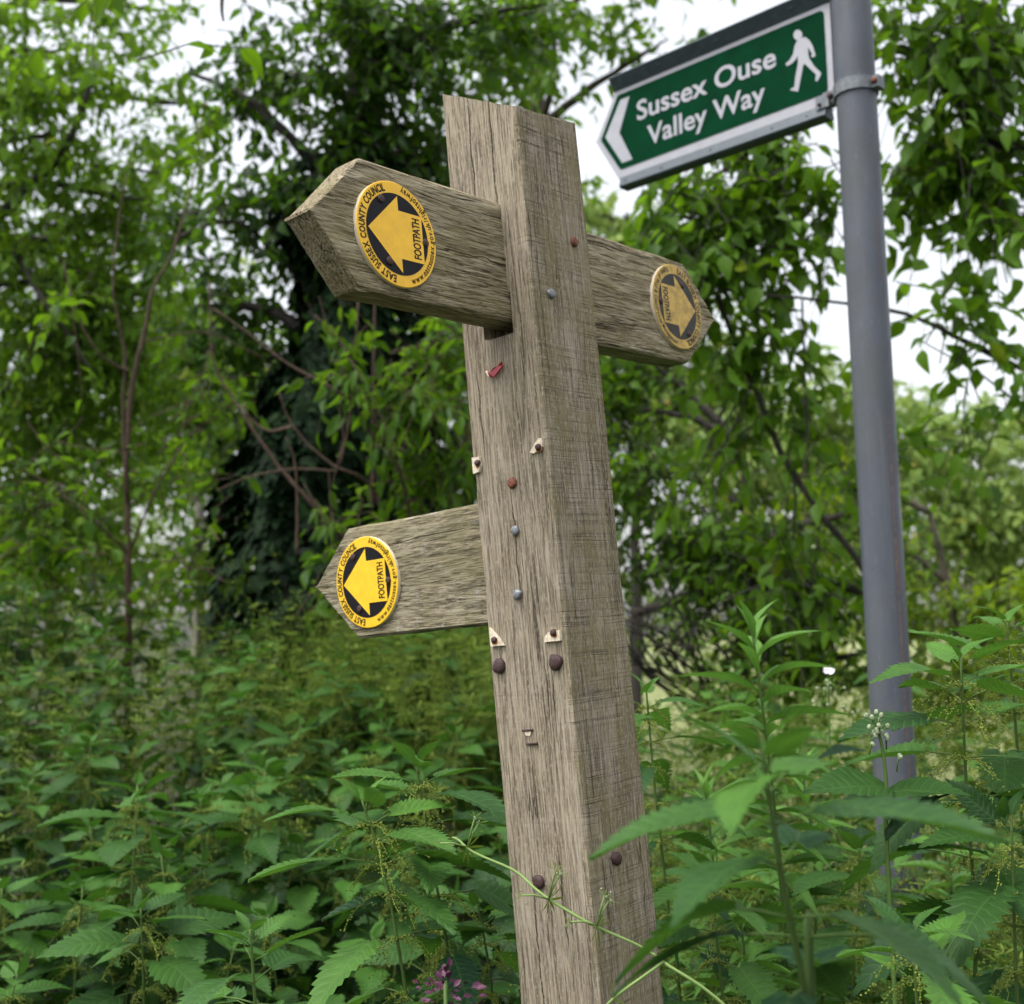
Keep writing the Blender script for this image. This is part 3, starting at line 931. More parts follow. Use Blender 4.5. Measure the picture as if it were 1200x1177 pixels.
ZT, ZB, ZM = 2.779, 2.569, 2.676
S0, S1, ST = 0.0405, 0.582, 0.6452
plate = MB()
face_poly(plate, [(S0, ZT), (S1, ZT), (ST, ZM), (S1, ZB), (S0, ZB)], -0.010, 0.010)
panel = fix_normals(plate.build('sign_panel', M['white'], signpost, smooth=False))
gm = MB()


def rounded(pts, rads, n=6):
    P = np.array(pts, float); out = []
    for i in range(len(P)):
        a, b, c = P[i - 1], P[i], P[(i + 1) % len(P)]
        r = rads[i]
        if r == 0: out.append(b); continue
        u, v = unit(a - b) * r, unit(c - b) * r
        for t in np.linspace(0, 1, n):
            out.append((1 - t) ** 2 * (b + u) + 2 * t * (1 - t) * b + t * t * (b + v))
    return np.array(out)


face_poly(gm, rounded([(0.0535, 2.7660), (0.5770, 2.7660), (0.6300, 2.6760), (0.5760, 2.5900), (0.0535, 2.5945)], [.012, .006, .004, .006, .012]), 0.010, 0.0115)
fix_normals(gm.build('green_face', M['green'], panel, smooth=False))
am = MB()
face_poly(am, [(0.5420, 2.7520), (0.5680, 2.7520), (0.6150, 2.6780), (0.5690, 2.6035), (0.5400, 2.6035), (0.5745, 2.6760)], 0.0113, 0.0126)
fix_normals(am.build('arrow_symbol', M['white'], panel, smooth=False))


def sign_text(body, sA, sB, zA, caph, bold):
    """A line running from s = sA (its left, far end) to sB, baseline zA."""
    V, T = text_mesh(body, bold)
    x = (V[:, 0] - V[:, 0].min()) / (V[:, 0].max() - V[:, 0].min())
    mb = MB()
    P = sp(sA + (sB - sA) * x, 0.0126, zA + V[:, 1] * caph / 0.7)
    mb.add(P, [T])
    Pb = sp(sA + (sB - sA) * x, 0.0112, zA + V[:, 1] * caph / 0.7)
    return mb, Pb


lt = MB()
for body, sA, sB, zA, ch in (('Sussex Ouse', 0.5225, 0.1640, 2.6880, 0.0445), ('Valley Way', 0.4960, 0.1930, 2.6220, 0.0445)):
    m_, _ = sign_text(body, sA, sB, zA, ch, 0.018)
    for V, (F, mt) in zip(m_.v, m_.f): lt.add(V, [F])
fix_normals(lt.build('lettering', M['white'], panel, smooth=False))


def walker():
    """The walking man, from the outline on the sign; x grows to the right in the picture, y up."""
    H0 = 0.118
    def tr(P):     # zoomed picture pixels -> (s, z), undoing the sign's slant
        P = np.array(P, float)
        px = 860 + P[:, 0] / 5.885; py = P[:, 1] / 5.885
        out = []
        for a, b in zip(px, py):
            d = CAMROT @ np.array([(a - 600) / FPX, -(b - 588.5) / FPX, -1.0])
            o = PB + ND * 0.012
            t = ((o - CAM) @ ND) / (d @ ND)
            X = CAM + d * t
            out.append(((X - PB) @ HD, X[2]))
        return np.array(out)
    head = tr([(442 + 30 * math.cos(a), 243 + 36 * math.sin(a)) for a in np.linspace(0, 6.283, 20, endpoint=False)])
    body = tr([(437, 284), (462, 262), (492, 258), (520, 278), (545, 320), (563, 380), (560, 392), (536, 398), (534, 385), (540, 375), (524, 345), (512, 330), (514, 370), (519, 402),
               (552, 455), (602, 505), (600, 520), (577, 562), (561, 560), (565, 545), (567, 515), (535, 485), (488, 440), (478, 455), (462, 540), (443, 633), (390, 624), (391, 616), (419, 600), (424, 540), (443, 440), (441, 385), (428, 410), (402, 438), (366, 458), (357, 440), (385, 418), (410, 375), (420, 320)])
    mb = MB()
    for P in (head, body): face_poly(mb, P, 0.0113, 0.0126)
    fix_normals(mb.build('walker_symbol', M['white'], panel, smooth=False))


walker()
tr_ = MB()
prism(tr_, [(-0.012, ZT - 0.002), (0.0122, ZT - 0.002), (0.032, ZT + 0.023), (0.030, ZT + 0.026), (-0.030, ZT + 0.026), (-0.032, ZT + 0.023)], S0, S1 + 0.004)
for s_ in (0.12, 0.30, 0.45, 0.56): dome(tr_, sp(s_, 0.0220, ZT + 0.0105), ND * 0.8 - Z_ * 0.6, 0.003, 0.0016)
fix_normals(tr_.build('frame_rail', M['alu'], panel, smooth=False))
br_ = MB()
prism(br_, [(-0.0122, ZB + 0.002), (0.0122, ZB + 0.002), (0.0185, ZB - 0.020), (0.013, ZB - 0.024), (-0.013, ZB - 0.024), (-0.0185, ZB - 0.020)], S0 + 0.018, S1 - 0.006)
for s_ in (0.075, 0.10, 0.18, 0.33, 0.46, 0.56): dome(br_, sp(s_, 0.0155, ZB - 0.009), ND * 0.96 + Z_ * 0.26, 0.0028, 0.0016)
fix_normals(br_.build('frame_rail', M['alu'], panel, smooth=False))

cl = MB()       # the clamp band, its lug on the sign side and the overlap on the far side
zc = 2.583
a_ = np.linspace(0, 2 * np.pi, 49)[:-1]
secs = [(0.0382, -.0125), (0.0425, -.0125), (0.0425, .0125), (0.0382, .0125)]
V = np.concatenate([np.stack([np.cos(a_) * r_, np.sin(a_) * r_, np.full(48, zc + z_ - SO[2])], 1) for r_, z_ in secs])
i = np.arange(48); i2 = (i + 1) % 48
cl.add(V, [np.concatenate([np.stack([k * 48 + i, k * 48 + i2, ((k + 1) % 4) * 48 + i2, ((k + 1) % 4) * 48 + i], 1) for k in range(4)])])
prism(cl, [(-0.014, zc - .012), (0.014, zc - .012), (0.014, zc + .012), (-0.014, zc + .012)], 0.036, 0.064)
prism(cl, [(0.0125, zc - .020), (0.018, zc - .020), (0.018, zc + .006), (0.0125, zc + .006)], 0.050, 0.078)
prism(cl, [(-0.013, zc - .0115), (0.013, zc - .0115), (0.013, zc + .0115), (-0.013, zc + .0115)], -0.053, -0.037)
clamp = fix_normals(cl.build('clamp', M['galv'], signpost, smooth=True, sharp=35))
for s_, n_ in ((0.0465, 0.015), (0.069, 0.018), (-0.046, 0.013)):
    bo = MB(); dome(bo, sp(s_, n_, zc + (0 if s_ < .06 else -.012)), ND, 0.006 if s_ < 0.06 else 0.0035, 0.007, seg=8)
    bo.build('bolt', M['darkrust'] if s_ > 0 else M['rust'], clamp)


# ------------------------------------------------------------------ trees and shrubs
def px_path(pts, d=None):
    return [at(p[0], p[1], p[2] if len(p) > 2 else d) for p in pts]


def foliage(mb_l, mb_t, clumps, leaf, shapes, seed, twig_r=0.0025, per=9, tw=(0.25, 0.55), up=0.55, droop=0.4, anchors=None, tint=(0.5, 0.27), sub=True):
    """Twigs and the leaves on them, filling ellipsoids (centre, radii, number of leaves)."""
    r = np.random.default_rng(seed)
    P, D, S, T = [], [], [], []
    for c, rad, n in clumps:
        c, rad = np.asarray(c, float), np.asarray(rad, float)
        nt = max(1, int(n / per))
        ctint = r.normal() * 0.09
        # sub-clumps make light and dark masses with gaps between them
        nsub = max(2, nt // 7)
        sc = c + rad * 0.85 * unit(r.normal(size=(nsub, 3))) * r.uniform(0.15, 1, (nsub, 1)) ** 0.5
        for q in range(nt):
            b = sc[r.integers(nsub)]
            m = b + rad * r.normal(size=3) * (0.24 if sub else 0.5)
            L = r.uniform(*tw)
            d0 = unit((m - c) / rad * 0.6 + r.normal(size=3) * 0.8 + np.array([0, 0, 0.15]))
            p0 = m - d0 * L * 0.5
            k = 6
            t = np.linspace(0, 1, k)
            pts = p0 + d0 * L * t[:, None] + np.array([0, 0, -1.0]) * (droop * L * t[:, None] ** 2) + r.normal(size=(k, 3)) * L * 0.02
            mb_t.tube(pts, np.linspace(twig_r, twig_r * 0.4, k), 4, cap=False)
            nl = r.integers(per - 3, per + 4)
            tt = np.linspace(0.12, 1.0, nl)
            for i_, t_ in enumerate(tt):
                p = np.array([np.interp(t_, t, pts[:, a]) for a in range(3)])
                tg = unit(np.array([np.interp(min(1, t_ + .1), t, pts[:, a]) - np.interp(t_ - .1, t, pts[:, a]) for a in range(3)]))
                sd_ = np.cross(tg, [0, 0, 1.0]); sd_ = unit(sd_) * (1 if i_ % 2 else -1)
                if t_ > .97: sd_ = sd_ * 0
                dd = tg * 0.55 + sd_ * 0.8 + np.array([0, 0, -0.32]) + r.normal(size=3) * 0.3
                P.append(p); D.append(dd); S.append(leaf * r.uniform(0.65, 1.2)); T.append(1.25 if r.uniform() < 0.012 else min(1.0, tint[0] + ctint + tint[1] * r.normal()))
    P, D = np.array(P), np.array(D)
    U = np.array([0, 0, 1.0]) + r.normal(size=P.shape) * up
    scatter_var(mb_l, shapes, P, frames(D, U), np.array(S), np.clip(T, 0, 1.25))


def limb(mb, pts, r0, r1, n=18, sides=7):
    p = smooth_path(pts, n)
    p[1:-1] += RNG.normal(size=p[1:-1].shape) * r0 * 0.12
    mb.tube(p, np.linspace(r0, r1, len(p)) * (1 + 0.08 * RNG.normal(size=len(p))), sides)
    return p


def tree(name, label, cat, trunk, r0, r1, limbs, clumps, leaf, shapes, lmat, bmat, seed, group=None, auto=True, mult=1.0, **kw):
    """A tree or shrub: trunk path, limbs [(path, r0, r1)], clumps [(px, py, depth, rx, ry, n)] in picture pixels at a depth."""
    base = np.array(trunk[0], float)
    root = empty(name, base)
    tag(root, label, cat, group)
    tm = MB()
    tp = limb(tm, trunk, r0, r1, 30, 10)
    tm.build('trunk', bmat, root, loc=base)
    lm, lf = MB(), MB()
    for pth, a, b in limbs: limb(lm, pth, a, b, 20)
    C = []
    r = np.random.default_rng(seed)
    for (px, py, d, rx, ry, n) in clumps:
        c = at(px, py, d)
        k = d / FPX
        C.append((c, (rx * k, max(rx, ry) * k * 0.8, ry * k), int(n * mult)))
        if auto:           # a limb from the trunk into the clump
            below = tp[tp[:, 2] < c[2] - 0.1]
            s = below[np.argmin(np.linalg.norm(below - c, axis=1))] if len(below) else tp[0]
            mid = (s + c) / 2 + np.array([0, 0, 0.12]) * np.linalg.norm(c - s) + r.normal(size=3) * 0.06 * np.linalg.norm(c - s)
            ra = min(r1 * 1.0 + 0.006, 0.035)
            limb(lm, [s, mid, c, c + (c - mid) * 0.35], ra, 0.004)
    foliage(lf, lm, C, leaf, shapes, seed, **kw)
    lm.build('limbs', bmat, root, loc=base)
    lf.build('crown', lmat, root, loc=base)
    return root


def gp(px, py, d):
    """Ground point below a pixel's ray at a depth."""
    p = at(px, py, d)
    p[2] = float(ground_z(p[0], p[1])) - 0.03
    return p


# pale-leaved tree on the left
tree('pale_leaved_tree', 'tree with pale green leaves filling the upper left, dark limb at its left', 'tree',
     [gp(-160, 700, 6.6), at(-140, 500, 6.6), at(-120, 300, 6.6), at(-60, 60, 6.7), at(-20, -200, 6.9)], 0.13, 0.05,
     [(px_path([(-130, 400, 6.6), (-40, 290, 6.3), (30, 225, 6.1), (80, 165, 6.0), (110, 90, 6)]), 0.045, 0.012), (px_path([(-130, 470, 6.6), (-30, 480, 6.3), (20, 440, 6.2), (60, 390, 6.1)]), 0.025, 0.008),
      (px_path([(-130, 180, 6.6), (20, 185, 6.4), (120, 195, 6.3), (210, 205, 6.2)]), 0.02, 0.006), (px_path([(15, 290, 6.2), (50, 350, 6), (85, 400, 6), (110, 440, 6)]), 0.018, 0.006)],
     [(60, 60, 6.3, 130, 110, 800), (40, 160, 6.0, 110, 90, 700), (130, 230, 6.2, 90, 70, 420), (40, 330, 6.3, 90, 110, 900), (130, 380, 6.5, 90, 90, 850), (200, 120, 6.8, 80, 100, 200), (-60, 250, 6.2, 90, 200, 500), (60, 480, 6.6, 120, 90, 1200), (200, 300, 6.8, 80, 60, 260), (160, 10, 6.8, 80, 40, 150), (30, 600, 6.4, 110, 80, 900), (160, 520, 7.4, 90, 60, 480), (230, 430, 7.2, 70, 80, 420)],
     0.070, OVATE, M['leaf_pale'], M['bark_dark'], 11, per=9, mult=1.35, tint=(0.66, 0.27))

# ivy-clad tree left of the post
IV = [gp(360, 800, 5.0), at(352, 650, 5.0), at(360, 520, 5.0), at(395, 380, 5.05), at(415, 240, 5.1), at(425, 60, 5.2), at(420, -120, 5.3)]
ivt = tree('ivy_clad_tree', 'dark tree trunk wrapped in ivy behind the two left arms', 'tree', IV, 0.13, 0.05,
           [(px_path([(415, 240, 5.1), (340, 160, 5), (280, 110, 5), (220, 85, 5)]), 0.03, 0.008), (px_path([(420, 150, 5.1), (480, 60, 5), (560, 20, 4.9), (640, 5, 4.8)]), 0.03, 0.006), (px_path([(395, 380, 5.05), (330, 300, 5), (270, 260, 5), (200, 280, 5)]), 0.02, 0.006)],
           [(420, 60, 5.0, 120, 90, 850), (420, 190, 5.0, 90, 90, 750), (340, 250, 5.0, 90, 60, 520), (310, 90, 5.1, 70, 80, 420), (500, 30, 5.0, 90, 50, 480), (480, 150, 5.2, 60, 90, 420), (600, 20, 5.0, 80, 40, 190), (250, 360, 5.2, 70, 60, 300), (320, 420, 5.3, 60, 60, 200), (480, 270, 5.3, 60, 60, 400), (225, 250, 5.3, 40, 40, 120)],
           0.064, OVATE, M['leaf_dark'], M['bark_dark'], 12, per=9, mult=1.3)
mb = MB()
pth = smooth_path(IV, 60)
pth = pth[pth[:, 2] < 3.6]
r = np.random.default_rng(5)
N = 9500
ii = r.integers(0, len(pth) - 1, N)
bp = pth[ii] + (pth[ii + 1] - pth[ii]) * r.uniform(0, 1, (N, 1))
an = r.uniform(0, 6.283, N)
h_ = (bp[:, 2] - 0.3) / 3.3
rr = (0.50 - 0.24 * h_) * (0.75 + 0.5 * vnoise(an * 1.6, bp[:, 2] * 2.4, 3)) + 0.10 * np.maximum(0, vnoise(an * 2, bp[:, 2] * 5, 9)) + np.where(np.cos(an) > 0.2, 0.16, 0.0) * np.exp(-((bp[:, 2] - 2.15) / 0.45) ** 2) * r.uniform(0.72, 1.06, N)
od = np.stack([np.cos(an), np.sin(an), 0 * an], 1)
P = bp + od * rr[:, None]
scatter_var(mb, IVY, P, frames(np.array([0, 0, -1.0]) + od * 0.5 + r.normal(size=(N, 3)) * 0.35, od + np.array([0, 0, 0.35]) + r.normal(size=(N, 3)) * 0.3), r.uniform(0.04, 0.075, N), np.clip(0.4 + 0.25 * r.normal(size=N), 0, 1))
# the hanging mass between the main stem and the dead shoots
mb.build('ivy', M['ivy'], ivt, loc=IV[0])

# red-brown sapling left of the ivy
tree('hazel_sapling', 'thin reddish sapling with forked stem left of the ivy-clad trunk', 'sapling',
     [gp(155, 760, 4.2), at(150, 640, 4.2), at(148, 545, 4.2), at(155, 450, 4.2), at(169, 390, 4.2), at(179, 341, 4.2), at(200, 300, 4.2), at(225, 220, 4.25), at(240, 120, 4.3)], 0.0115, 0.003,
     [(px_path([(150, 590, 4.2), (144, 490, 4.2), (147, 422, 4.2), (139, 376, 4.2), (132, 333, 4.2), (140, 250, 4.25), (152, 190, 4.3)]), 0.007, 0.002), (px_path([(152, 436, 4.2), (130, 425, 4.15), (109, 406, 4.1), (87, 357, 4.1), (75, 310, 4.1)]), 0.006, 0.002),
      (px_path([(155, 640, 4.2), (190, 560, 4.2), (235, 500, 4.25), (300, 470, 4.3)]), 0.005, 0.002), (px_path([(152, 650, 4.2), (110, 610, 4.1), (60, 570, 4.05), (10, 540, 4)]), 0.006, 0.002), (px_path([(170, 400, 4.2), (240, 390, 4.3), (310, 420, 4.4)]), 0.004, 0.002)],
     [(200, 560, 4.3, 60, 40, 70), (60, 580, 4.1, 70, 60, 110), (110, 520, 4.2, 60, 40, 70), (150, 690, 4.2, 60, 50, 90), (230, 450, 4.3, 60, 40, 60), (230, 150, 4.3, 50, 60, 60), (80, 320, 4.1, 40, 40, 35), (20, 650, 4.0, 60, 60, 110), (250, 640, 4.3, 50, 40, 60)],
     0.062, OVATE, M['leaf_mid'], M['twig'], 13, auto=False, per=7)

# elder with bare red-brown shoots in front of the ivy
tree('elder_shrub', 'shrub of bare arching red-brown shoots and pinnate leaves before the ivy trunk', 'shrub',
     [gp(520, 800, 4.3), at(430, 700, 4.2), at(372, 600, 4.1), at(325, 545, 4.1), at(275, 470, 4.1), at(250, 420, 4.1), at(245, 330, 4.1)], 0.010, 0.003,
     [(px_path([(435, 482, 4.0), (380, 450, 4.0), (330, 422, 4.0), (290, 390, 4.0), (250, 362, 4.0)]), 0.006, 0.003), (px_path([(435, 482, 4.0), (470, 560, 4.1), (490, 660, 4.2), (515, 790, 4.3)]), 0.006, 0.007), (px_path([(415, 555, 4.0), (390, 545, 4.0), (360, 520, 4.0), (338, 490, 4.0), (327, 460, 4.0)]), 0.0048, 0.0026),
      (px_path([(415, 555, 4.0), (440, 580, 4.1), (480, 680, 4.2)]), 0.006, 0.007), (px_path([(343, 500, 4.0), (315, 505, 4.0), (295, 492, 4.0), (285, 475, 4.0)]), 0.006, 0.003), (px_path([(398, 545, 4.0), (408, 500, 4.0), (413, 450, 4.0), (418, 390, 4.0), (422, 330, 4.05)]), 0.006, 0.003),
      (px_path([(436, 600, 4.2), (437, 500, 4.2), (438, 420, 4.2), (440, 330, 4.2)]), 0.007, 0.004), (px_path([(348, 650, 4.0), (348, 580, 4.0), (345, 540, 4.0), (335, 512, 4.0)]), 0.005, 0.002), (px_path([(525, 600, 4.2), (535, 560, 4.2), (548, 500, 4.2), (560, 420, 4.2)]), 0.007, 0.004), (px_path([(395, 552, 4.0), (340, 550, 4.0), (290, 560, 4.0), (255, 575, 4.0)]), 0.0045, 0.002)],
     [(420, 400, 4.0, 50, 40, 110), (470, 450, 4.1, 55, 50, 210), (500, 560, 4.2, 60, 60, 230), (410, 620, 4.0, 50, 50, 90), (520, 420, 4.3, 50, 50, 200), (440, 680, 4.2, 60, 30, 90), (520, 650, 4.4, 50, 60, 160)],
     0.075, SLIM, M['leaf_mid'], M['twig'], 14, auto=False, per=9, tint=(0.6, 0.2))

# leafy bush behind the post between the left arms
tree('leafy_bush', 'green leafy bush in the gap between the left arms, behind the post', 'bush',
     [gp(560, 760, 5.6), at(555, 650, 5.6), at(545, 520, 5.6), at(560, 420, 5.6)], 0.03, 0.012, [],
     [(520, 420, 5.6, 70, 60, 420), (560, 520, 5.6, 90, 70, 560), (480, 620, 5.7, 70, 60, 400), (580, 640, 5.6, 80, 80, 560), (620, 350, 6.0, 90, 60, 420), (560, 720, 5.4, 90, 40, 320)],
     0.07, OVATE, M['leaf_mid'], M['bark'], 15, tint=(0.65, 0.27))

# the light-leaved tree whose crown hangs behind the top of the post
tree('ash_tree', 'light-crowned tree against the sky behind the top of the wooden post', 'tree',
     [gp(640, 760, 8.0), at(650, 500, 8.0), at(640, 300, 8.0), at(630, 100, 8.1), at(640, -60, 8.2)], 0.10, 0.04, [],
     [(560, 60, 7.5, 110, 70, 400), (650, 60, 7.5, 90, 70, 230), (760, 60, 7.3, 70, 80, 210), (490, 220, 7.8, 70, 80, 380), (640, 230, 8.5, 90, 70, 380), (560, 300, 8, 70, 50, 300), (700, 330, 8.5, 70, 60, 380), (700, -20, 7.5, 200, 50, 500)],
     0.10, OVATE, M['leaf_pale'], M['bark'], 16, per=8)

# the tree that overhangs on the right
tree('overhanging_cherry', 'dark-branched tree with hanging pointed leaves around the grey pole', 'tree',
     [gp(1420, 900, 3.9), at(1400, 640, 3.9), at(1370, 420, 3.9), at(1330, 200, 4.0), at(1290, -60, 4.1)], 0.09, 0.04,
     [(px_path([(1380, 500, 3.9), (1260, 455, 3.8), (1190, 428, 3.8), (1116, 393, 3.8), (1060, 368, 3.8), (960, 352, 3.8), (880, 345, 3.8), (800, 330, 3.9)]), 0.013, 0.003),
      (px_path([(1340, 260, 4.0), (1220, 190, 3.9), (1150, 150, 3.9), (1090, 82, 3.9), (1040, 58, 3.9), (960, 110, 4.0), (860, 190, 4.0), (760, 260, 4.1)]), 0.030, 0.005),
      (px_path([(1320, 120, 4.0), (1200, 60, 4), (1150, -30, 4)]), 0.02, 0.008), (px_path([(1380, 600, 3.9), (1230, 500, 3.9), (1150, 440, 3.9), (1080, 400, 3.9)]), 0.008, 0.002),
      (px_path([(840, 345, 3.9), (855, 385, 3.9), (872, 430, 3.9), (891, 471, 3.9), (916, 533, 3.9), (935, 563, 3.9), (959, 601, 3.9), (1003, 653, 3.9), (1030, 700, 3.9)]), 0.009, 0.011),
      (px_path([(930, 556, 3.9), (932, 600, 3.9), (925, 660, 3.9)]), 0.005, 0.003), (px_path([(960, 602, 3.9), (958, 640, 3.9), (950, 690, 3.9)]), 0.005, 0.003), (px_path([(870, 420, 3.9), (840, 500, 3.95), (815, 560, 4)]), 0.004, 0.003), (px_path([(895, 400, 3.9), (865, 490, 3.9), (825, 560, 3.95)]), 0.004, 0.003),
      (px_path([(940, 352, 3.8), (943, 450, 3.8), (948, 550, 3.8)]), 0.004, 0.002)],
     [(830, 220, 3.9, 90, 60, 330), (790, 300, 4.0, 80, 50, 260), (900, 170, 4.0, 80, 60, 300), (880, 300, 3.9, 80, 50, 190), (950, 230, 4.0, 60, 50, 90), (1100, 60, 3.9, 90, 60, 330), (1160, 150, 3.9, 90, 60, 330), (1080, 190, 3.9, 70, 50, 190), (1170, 250, 3.9, 80, 40, 120), (1110, 320, 3.8, 70, 40, 60), (1160, 400, 3.8, 60, 30, 40), (1060, -10, 3.9, 120, 40, 200),
      (850, 390, 3.9, 70, 40, 110), (960, 450, 3.9, 60, 60, 60), (880, 480, 4.0, 70, 50, 60), (930, 640, 3.9, 70, 60, 110), (1080, 500, 3.8, 60, 50, 40), (1150, 480, 3.8, 70, 40, 30), (1180, 20, 3.9, 60, 60, 160)],
     0.078, OVATE, M['leaf_mid'], M['bark_dark'], 17, auto=False, per=7, mult=1.2, droop=0.6, tint=(0.66, 0.27))

# near twig hanging into the top of the picture
tree('hanging_branch_tree', 'tree outside the top whose few near leaves hang above the first arm', 'tree',
     [gp(-500, 900, 2.6), at(-480, 300, 2.6), at(-420, -300, 2.7), at(-200, -560, 2.8)], 0.06, 0.03,
     [(px_path([(-200, -560, 2.8), (60, -330, 2.8), (200, -130, 2.8), (255, -20, 2.8), (262, 25, 2.8)]), 0.015, 0.003)],
     [(255, 10, 2.8, 26, 26, 12), (150, -60, 2.8, 60, 40, 30)], 0.075, OVATE, M['leaf_mid'], M['bark'], 18, auto=False, per=8)

# bush to the right of the post
tree('hawthorn_bush', 'dense mid-green bush right of the post, dead twigs at its foot', 'bush',
     [gp(860, 900, 4.8), at(870, 760, 4.8), at(880, 640, 4.8), at(870, 520, 4.8)], 0.04, 0.015,
     [(px_path([(740, 720, 4.4), (790, 705, 4.4), (850, 690, 4.4), (940, 680, 4.4), (1000, 690, 4.4), (1040, 720, 4.5)]), 0.02, 0.016)] +
     [(px_path([(860 + RNG.normal() * 40, 850, 4.6), (800 + RNG.normal() * 40, 770 + RNG.normal() * 15, 4.3), (740 + RNG.normal() * 60, 700 + RNG.normal() * 40, 4.3 + RNG.normal() * 0.2)]), 0.006, 0.002) for _ in range(34)],
     [(760, 560, 4.7, 90, 60, 620), (790, 640, 4.5, 90, 60, 620), (880, 660, 4.4, 90, 60, 560), (960, 700, 4.4, 80, 50, 380), (880, 740, 4.2, 60, 40, 210), (730, 480, 5.0, 50, 60, 380), (1020, 600, 4.7, 60, 70, 260), (990, 770, 4.3, 90, 40, 340), (760, 420, 5.0, 60, 50, 320)],
     0.055, OVATE, M['leaf_mid'], M['bark_dark'], 19, mult=1.2, per=9, tint=(0.70, 0.27))
tree('lime_leaved_shrub', 'shrub with yellow-green leaves right of the grey pole, low down', 'shrub',
     [gp(1120, 900, 5.2), at(1120, 780, 5.2), at(1110, 690, 5.2), at(1090, 600, 5.2)], 0.03, 0.01, [],
     [(1040, 650, 5.2, 50, 60, 240), (1120, 720, 5.2, 90, 36, 380), (960, 560, 5.4, 60, 60, 190), (1180, 720, 5.0, 60, 40, 260), (1100, 790, 4.8, 110, 40, 560), (1190, 800, 4.6, 60, 60, 300)],
     0.065, OVATE, M['leaf_lime'], M['bark'], 20, per=8)

# further trees
far = [('woodland_tree', 'tall green tree behind the pale-leaved tree at the far left', 60, 11.0, [(40, 420, 200, 140, 1500), (200, 480, 130, 100, 900), (100, 250, 160, 120, 700), (40, 620, 160, 60, 700)], 'leaf_mid', 0.11),
       ('woodland_tree', 'green tree seen behind the sapling and the ivy-clad trunk', 250, 10.0, [(250, 480, 110, 80, 800), (230, 390, 100, 70, 520), (340, 560, 110, 90, 700), (190, 560, 50, 30, 80)], 'leaf_pale', 0.10),
       ('woodland_tree', 'dense green tree behind the bush between the left arms', 500, 11.0, [(480, 500, 130, 110, 1200), (560, 620, 140, 90, 900), (400, 640, 130, 60, 700), (540, 380, 110, 70, 700)], 'leaf_mid', 0.11),
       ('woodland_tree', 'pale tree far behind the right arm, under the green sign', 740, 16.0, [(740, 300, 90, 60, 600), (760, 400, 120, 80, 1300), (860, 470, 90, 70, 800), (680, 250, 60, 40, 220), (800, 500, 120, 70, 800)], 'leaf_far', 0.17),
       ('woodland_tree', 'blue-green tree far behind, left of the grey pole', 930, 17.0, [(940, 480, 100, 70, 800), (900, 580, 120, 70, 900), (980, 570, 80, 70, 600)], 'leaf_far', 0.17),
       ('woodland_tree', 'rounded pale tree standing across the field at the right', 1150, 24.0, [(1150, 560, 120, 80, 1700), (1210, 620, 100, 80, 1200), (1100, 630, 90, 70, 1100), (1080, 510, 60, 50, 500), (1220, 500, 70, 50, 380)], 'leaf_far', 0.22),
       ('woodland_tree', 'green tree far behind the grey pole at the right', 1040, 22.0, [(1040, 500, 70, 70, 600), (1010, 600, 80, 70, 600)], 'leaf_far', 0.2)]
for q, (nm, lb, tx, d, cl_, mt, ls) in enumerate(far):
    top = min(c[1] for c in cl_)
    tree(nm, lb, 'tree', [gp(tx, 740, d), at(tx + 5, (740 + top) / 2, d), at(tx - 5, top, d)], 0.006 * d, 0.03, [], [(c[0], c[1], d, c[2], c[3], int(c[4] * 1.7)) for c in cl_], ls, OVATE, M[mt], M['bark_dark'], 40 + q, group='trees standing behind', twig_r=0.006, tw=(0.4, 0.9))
for q, (nm, lb, tx, d, cl_, mt, ls) in enumerate([
        ('low_bush', 'low yellow-green bush at the left edge, behind the nettles', 30, 6.8, [(20, 590, 90, 50, 620), (90, 640, 90, 40, 520), (-20, 660, 80, 50, 400)], 'leaf_lime', 0.07),
        ('low_bush', 'low green bush right of the sapling, before the clearing', 230, 7.6, [(210, 660, 80, 40, 480), (290, 670, 80, 50, 520), (330, 600, 50, 50, 240)], 'leaf_pale', 0.07),
        ('low_bush', 'low bush at the foot of the leafy bush, under the lower arm', 480, 6.2, [(460, 720, 80, 40, 420), (560, 700, 80, 50, 460), (400, 700, 60, 40, 300)], 'leaf_pale', 0.07)]):
    top = min(c[1] for c in cl_)
    tree(nm, lb, 'bush', [gp(tx, 740, d), at(tx + 5, (740 + top) / 2, d), at(tx - 5, top + 20, d)], 0.03, 0.012, [], [(c[0], c[1], d, c[2], c[3], c[4]) for c in cl_], ls, OVATE, M[mt], M['bark'], 70 + q, group='low bushes at the edge of the wood')
tree('grey_trunk_tree', 'tree with a bare pale grey trunk in the left clearing', 'tree', [gp(234, 690, 13), at(233, 620, 13), at(232, 560, 13), at(228, 420, 13)], 0.075, 0.05, [], [(220, 380, 13, 90, 70, 500)], 0.12, OVATE, M['leaf_pale'], M['bark_pale'], 60, twig_r=0.006)
# hedgerow far behind everything
hedge = MB(); hl = MB()
C = []
r = np.random.default_rng(77)
for x in np.arange(-34, 36, 2.2):
    y = 34 + r.uniform(-2, 2) - 0.1 * abs(x)
    hh = r.uniform(0, 1.2) + (3.2 if x < 2 else 0)
    C.append(((x, y, 1.8 + hh * 0.9), (1.8, 1.4, 2.0 + hh), 330 + int(110 * hh)))
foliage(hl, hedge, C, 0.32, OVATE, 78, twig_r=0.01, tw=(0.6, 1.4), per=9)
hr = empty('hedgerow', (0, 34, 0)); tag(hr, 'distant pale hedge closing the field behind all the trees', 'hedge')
hedge.build('branches', M['bark'], hr, loc=(0, 34, 0)); hl.build('foliage', M['leaf_far'], hr, loc=(0, 34, 0))


